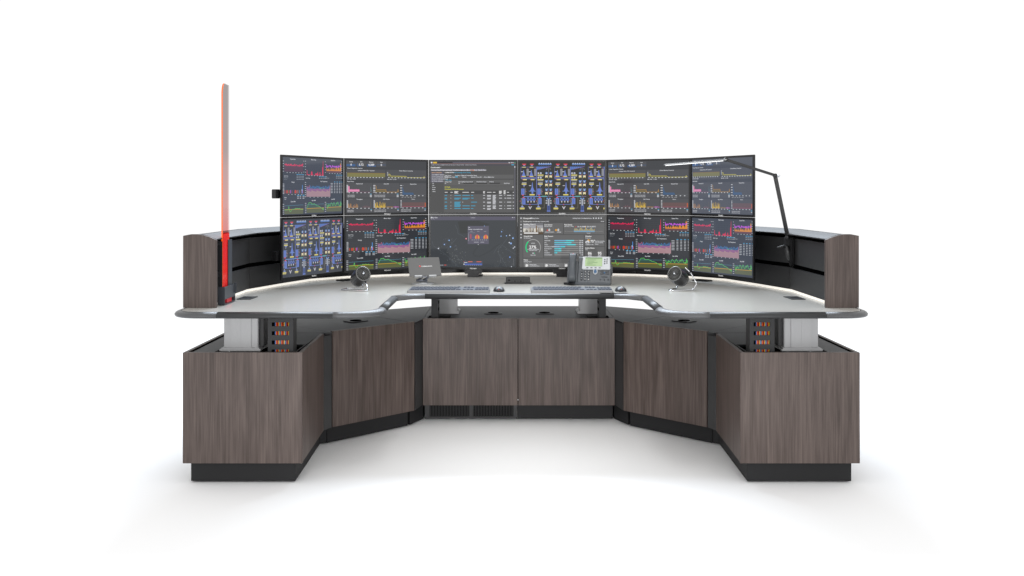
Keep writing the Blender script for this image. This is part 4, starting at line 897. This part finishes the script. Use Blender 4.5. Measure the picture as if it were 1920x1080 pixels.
# ------------------------------------------------------------------ desk phone
def phone():
    t = thing('desk_phone', 'grey office phone with green display and handset on the desk', 'telephone', (.402, 5.555, Z1+.001), R(-9))
    D, Hh, y1 = .088, .158, .004
    b = B(); prof_ = [(0, 0), (0, .010), (.006, .016), (D, Hh-.004), (D+.008, Hh), (D+.030, Hh-.006), (D+.04, .02), (D+.04, 0)]
    t_ = bmesh.new(); x0, x1 = -.062, .128
    def slab(b, x0, x1, pr, inset=.006):
        b.rings([[(x0, y*.98+.001, z*.97) for y, z in pr], [(x0+inset*.4, y, z) for y, z in pr], [(x1-inset*.4, y, z) for y, z in pr], [(x1, y*.98+.001, z*.97) for y, z in pr]], smooth=False)
    slab(b, x0, x1, prof_); slab(b, -.125, -.0625, [(0.004, 0), (0.004, .008), (.010, .013), (D-.004, Hh-.026), (D+.02, Hh-.03), (D+.03, 0)])
    b.build('body', M['phone'], t)
    up_ = Vector((0, D-.006, Hh-.020)).normalized(); nrm = Vector((1, 0, 0)).cross(up_).normalized()
    F = basis((0, .006, .016), (1, 0, 0), up_, nrm); L = math.hypot(D-.006, Hh-.020)      # face frame: x, along slope, out
    b = B(); b.T = F; b.prism([(-.040, .086), (-.036, L+.004), (.121, L+.004), (.125, .086), (.118, .080), (-.034, .080)], .0005, .008, .002); pan = b.build('display_surround', M['silver_light'], t)
    b = B(); b.T = F; b.box(-.022, .078, .100, .158, .0082, .0092, .0003); b.build('lcd', M['lcd'], pan)
    b = B(); b.T = F
    b.box(-.018, .076, .151, .156, .0093, .0096)
    for k in range(5): b.box(-.010, -.010+(.05, .032, .06, .042, .05)[k], .1065+k*.0085, .1085+k*.0085, .0093, .0096)
    b.build('lcd_text', M['lcd_dark'], pan)
    for k in range(4): b = B(); b.T = F; b.box(-.014+k*.024, -.002+k*.024, .088, .0925, .0082, .0105, .0006); b.build('soft_key', M['phone_dark'], pan)
    for i in range(3):
        for j in range(2): b = B(); b.T = F; b.ball((.092+j*.013, .118+i*.013+j*.004, .0085), .0042, sz=.5, seg=10); b.build('line_key', M['phone_dark'], pan)
    b = B(); b.T = F; b.prism([(.026, .088), (.052, .088), (.051, .060), (.046, .052), (.039, .049), (.032, .052), (.027, .060)], .001, .006, .001); b.build('navigation_surround', M['silver_light'], t)
    b = B(); b.T = F; b.lathe([(.0085, .006), (.0075, .009)], 16, Matrix.Translation((.039, .068, 0)) @ Matrix.Diagonal((1, 1.6, 1, 1))); b.build('navigation_button', M['blue'], t)
    for i in range(4):
        for j in range(3):
            b = B(); b.T = F; cx_, cy_ = -.040+j*.0205, .018+i*.0165; b.lathe([(.0066, 0), (.0060, .0035)], 12, Matrix.Translation((cx_, cy_, 0))); kk = b.build('number_key', M['phone_dark'], t)
            b = B(); b.T = F; vs, fs, wd0 = text2d('*0#789456123'[i*3+j]); k = .0068
            vv = [b.bm.verts.new(F @ Vector((cx_+(x-wd0/2)*k, cy_-.003+y*k, .0040))) for x, y in vs]
            for q in fs:
                try: b.bm.faces.new([vv[w_] for w_ in q])
                except ValueError: pass
            b.build('key_digit', M['white'], kk)
    for i in range(2):
        for j in range(2): b = B(); b.T = F; b.box(.066+j*.032, .086+j*.032, .052+i*.014, .060+i*.014, 0, .003, .001); b.build('function_key', M['phone_dark'], t)
    b = B(); b.T = F; b.ball((.092, .062, .002), .006, sz=.5, seg=10); b.build('help_key', M['blue'], t)
    b = B(); b.T = F; b.box(.074, .110, .034, .039, 0, .003, .001); b.build('volume_key', M['phone_dark'], t)
    for j in range(3): b = B(); b.T = F; b.ball((.070+j*.0225, .018, .001), .0045, sz=.5, seg=10); b.build('round_key', M['phone_dark'], t)
    b = B(); b.T = F
    secs = []
    for q in range(17):
        s_ = q/16; y = -.002+s_*(L+.022); arch = .006+.030*math.sin(math.pi*min(1, max(0, s_)))**.7
        wv = .027-.009*math.sin(math.pi*s_)**.6; hv = .018-.004*math.sin(math.pi*s_)
        if q in (0, 16): wv *= .72; hv *= .6
        secs.append([(-.094+wv*math.copysign(abs(math.cos(a))**.6, math.cos(a)), y, arch+hv*math.copysign(abs(math.sin(a))**.6, math.sin(a))) for a in [k*2*math.pi/16 for k in range(16)]])
    b.rings(secs); hs = b.build('handset', M['phone'], t)
    b = B(); b.T = F; b.box(-.097, -.091, L+.000, L+.016, .019, .0265, .001); b.build('message_lamp', M['red'], hs)
    b = B(); pth = []
    for k in range(320):
        s_ = k/319
        cx_ = -.095-.055*math.sin(math.pi*s_)+.02*s_; cy_ = -.006+.05*s_*(1-s_)*4*.6-.02*s_
        a = k*.62; pth.append((cx_+.0045*math.cos(a)*.3, cy_+.0055*math.cos(a), .0075+.0055*math.sin(a)))
    b.tube(pth, .0016, 6); b.build('coiled_cord', M['mouse'], t)
    b = B(); b.box(.1285, .136, .055, .10, .05, .115, .003); b.build('side_module', M['phone'], t)
phone()

# ------------------------------------------------------------------ keyboards and mice
def keyboard(loc, label):
    t = thing('keyboard', label, 'keyboard', loc, 0, 'silver keyboards at the front edge')
    b = B(); Wk, Dk = .440, .155
    b.rings([[(x*1, 0+i, z0), (x, Dk-i, z0+.004*0), (x, Dk-i, .015-j), (x, i+.003, .012-j)] for x, i, j, z0 in ((-Wk/2, .004, .003, 0), (-Wk/2+.005, 0, 0, 0), (Wk/2-.005, 0, 0, 0), (Wk/2, .004, .003, 0))], smooth=False)
    b.build('case', M['kb_case'], t)
    up_ = Vector((0, Dk-.003, .003)).normalized(); F = basis((0, .003, .0121), (1, 0, 0), up_, Vector((1, 0, 0)).cross(up_))
    b = B(); b.T = F; b.box(-.213, .213, .012, .146, .0002, .0015, .0004); b.build('key_deck', M['kb_deck'], t)
    base = {}
    def key(w_, x, y, d=.0165):
        kk = (round(w_, 4), d)
        if kk not in base:
            b = B(); h = w_/2-.0012
            b.rings([[(-h, -d/2, 0), (h, -d/2, 0), (h, d/2, 0), (-h, d/2, 0)], [(-h+.0018, -d/2+.0018, .0038), (h-.0018, -d/2+.0018, .0038), (h-.0018, d/2-.0018, .0038), (-h+.0018, d/2-.0018, .0038)]], smooth=False)
            o = b.build('key', M['key'], t); base[kk] = o
        else:
            o = base[kk].copy(); C.objects.link(o)
        o.parent = t; o.matrix_parent_inverse = Matrix.Identity(4); o.matrix_local = F @ Matrix.Translation((x, y, .0015))
    for row in range(6):
        y = .024+row*.0225; x = -.207
        if row == 0: ws = [.026]*3+[.115]+[.026]*3
        elif row == 5: ws = [.0205]*13
        else: ws = [(.042, .034, .030, .019)[row-1]]+[.0192]*(10, 11, 12, 12)[row-1]
        for w_ in ws:
            if x+w_ > .062: w_ = .066-x
            if w_ < .012: break
            key(w_, x+w_/2, y); x += w_
        if row in (0, 4, 5) or row == 1:
            for k in range(3):
                if row == 1 and k != 1: continue
                key(.019, .085+k*.0192, y)
        if row < 5:
            for k in range(4): key(.019, .150+k*.0185, y)
    return t
keyboard((-.380, 5.128, Z1+.001), 'silver keyboard in front of the tablet, left of centre')
keyboard((.283, 5.128, Z1+.001), 'silver keyboard in front of the phone, right of centre')
def mouse(loc, label):
    t = thing('mouse', label, 'mouse', loc, R(4), 'black computer mice')
    b = B(); secs = []
    for q in range(13):
        s_ = q/12; y = s_*.105; hw = .031*(math.sin(math.pi*(.12+.80*s_))**.5); hh = .027*(math.sin(math.pi*(.10+.82*s_))**.8)
        if q in (0, 12): hw *= .7; hh *= .55
        secs.append([(hw*math.cos(a)*(1.0), y, max(.0005, hh*math.sin(a))) for a in [math.pi*k/12 for k in range(13)]])
    b.rings(secs); b.build('shell', M['mouse'], t)
    b = B(); b.lathe([(.0065, -.0035), (.0065, .0035)], 16, basis((0, .022, .020), (0, 1, 0), (0, 0, 1), (1, 0, 0))); b.build('scroll_wheel', M['silver'], t)
    b = B(); b.ball((-.004, .0075, .0135), .0018, seg=10); b.build('indicator_light', M['red'], t)
    b = B(); b.box(-.026, .026, .004, .10, -.0005, .001); b.build('glide_base', M['kb_case'], t)
mouse((-.107, 5.165, Z1+.001), 'black mouse between the two keyboards')
mouse((.555, 5.165, Z1+.001), 'black mouse to the right of the right keyboard')
# black rest at the desk edge by the right keyboard
b = B(); b.prism([(.430, 5.100), (.565, 5.100), (.580, 5.125), (.425, 5.125)], 0, .006, .001)
o = b.build('edge_pad', M['void']); o.location = (0, 0, Z1+.0008)
me = o.data; c_ = Vector((.50, 5.11, 0)); me.transform(Matrix.Translation(-c_)); o.location = (.50, 5.108, Z1+.0006); me.transform(Matrix.Diagonal((1, 1, .14, 1)))
o['label'] = 'thin black pad at the desk edge under the right keyboard corner'; o['category'] = 'pad'

# ------------------------------------------------------------------ pop-up power outlet in the middle
org = (-.005, 5.66, Z1+.001)
t = thing('power_outlet', 'black pop up power outlet box with two sockets on the desk', 'power outlet', org)
b = B(); b.box(-.083, .077, 5.635, 5.72, Z1+.001, Z1+.0055, .0015); b.build('base_plate', M['lamp_black'], t, org)
yf = 5.652
b = B(); b.rings([[(-.074, yf, Z1+.0055), (-.074, 5.71, Z1+.0055), (-.074, 5.705, Z1+.037), (-.074, yf+.010, Z1+.037)], [(.068, yf, Z1+.0055), (.068, 5.71, Z1+.0055), (.068, 5.705, Z1+.037), (.068, yf+.010, Z1+.037)]], smooth=False)
b.build('housing', M['outlet'], t, org)
up_ = Vector((0, .010, .0315)).normalized(); F = basis((0, yf, Z1+.0055), (1, 0, 0), up_, Vector((1, 0, 0)).cross(up_))
for x0 in (-.055, -.021, .014, .048):
    b = B(); b.T = F; b.box(x0-.0145, x0+.0145, .003, .029, .0002, .0016, .0005); so = b.build('socket_plate', M['post'], t, org)
    b = B(); b.T = F
    if x0 in (-.021, .014): b.box(x0-.0075, x0-.005, .018, .025, .0017, .0022); b.box(x0+.005, x0+.0075, .018, .025, .0017, .0022); b.lathe([(.0038, .0017), (.0038, .0022)], 12, Matrix.Translation((x0, .0105, 0)))
    elif x0 < -.05: b.box(x0-.0062, x0+.0062, .012, .020, .0017, .0022)
    else: b.box(x0-.007, x0+.007, .0205, .022, .0017, .0022); b.box(x0-.007, x0+.007, .0105, .012, .0017, .0022)
    b.build('socket_slots', M['void'], so, org)

# ------------------------------------------------------------------ desk lamp clamped to the right wall
org = (1.44, 5.12, .935)
t = thing('desk_lamp', 'thin black jointed desk lamp with a lit bar head reaching over the monitors', 'lamp', org)
b = B(); b.box(1.444, 1.457, 5.085, 5.150, .925, 1.085, .006); b.box(1.432, 1.444, 5.075, 5.087, .930, 1.083, .002); b.build('mount_plate', M['bezel'], t, org)
b = B(); b.box(1.405, 1.445, 5.10, 5.145, 1.025, 1.042, .003); b.tube([(1.418, 5.10, 1.040), (1.426, 5.10, 1.01), (1.434, 5.10, .975), (1.437, 5.10, .960)], [.008, .017, .015, .009], 12)
b.box(1.412, 1.436, 5.09, 5.13, 1.04, 1.084, .002); b.build('clamp', M['lamp_black'], t, org)
b = B(); b.tube([(1.368, 5.10, 1.030), (1.40, 5.10, 1.036), (1.43, 5.10, 1.034)], [.002, .006, .005], 10); b.build('clamp_lever', M['lamp_black'], t, org)
A0, A1, A2, A3 = Vector((1.425, 5.10, 1.085)), Vector((1.352, 5.08, 1.411)), Vector((1.085, 5.05, 1.494)), Vector((.757, 5.03, 1.467))
def bar(b, p, q, w_, h_):
    d = (q-p); L_ = d.length; z = Vector((0, 1, 0)); d.normalize(); u = d.cross(z).normalized(); v_ = u.cross(d)
    b.T = basis(p, d, u, v_); b.box(0, L_, -h_/2, h_/2, -w_/2, w_/2, .0015); b.T = Matrix.Identity(4)
b = B(); bar(b, A0, A1, .019, .018); b.build('lower_arm', M['lamp_black'], t, org)
b = B(); bar(b, A1+Vector((.004, 0, 0)), A2, .016, .014); b.build('upper_arm', M['lamp_black'], t, org)
for P_, nm in ((A0, 'joint'), (A1, 'joint'), (A2, 'joint')):
    b = B(); b.lathe([(.011, -.011), (.011, .011)], 20, basis(P_, (1, 0, 0), (0, 0, 1), (0, -1, 0))); b.build(nm, M['lamp_black'], t, org)
b = B(); b.lathe([(.004, 0), (.007, .004), (.007, .016), (.004, .018)], 14, basis(A1+Vector((.008, -.006, -.002)), (0, 1, 0), (0, 0, 1), (1, 0, 0))); b.build('joint_knob', M['chrome'], t, org)
b = B(); d_ = (A3-A2).normalized(); bar(b, A2, A3, .032, .007); hd_ = b.build('lamp_head', M['lamp_alu'], t, org)
dn = Vector((0, 1, 0)).cross(d_).normalized(); dn = dn if dn.z < 0 else -dn
b = B(); off_ = dn*.0052; bar(b, A2+d_*.015+off_, A3-d_*.006+off_, .013, .0024); b.build('led_diffuser', M['lamp_led'], hd_, org)
b = B()
for k in range(17):
    q = A2+d_*(.025+k*.0178)+dn*.0070; bar(b, q, q+d_*.003, .017, .0016)
b.build('diffuser_ribs', M['lamp_alu'], hd_, org)
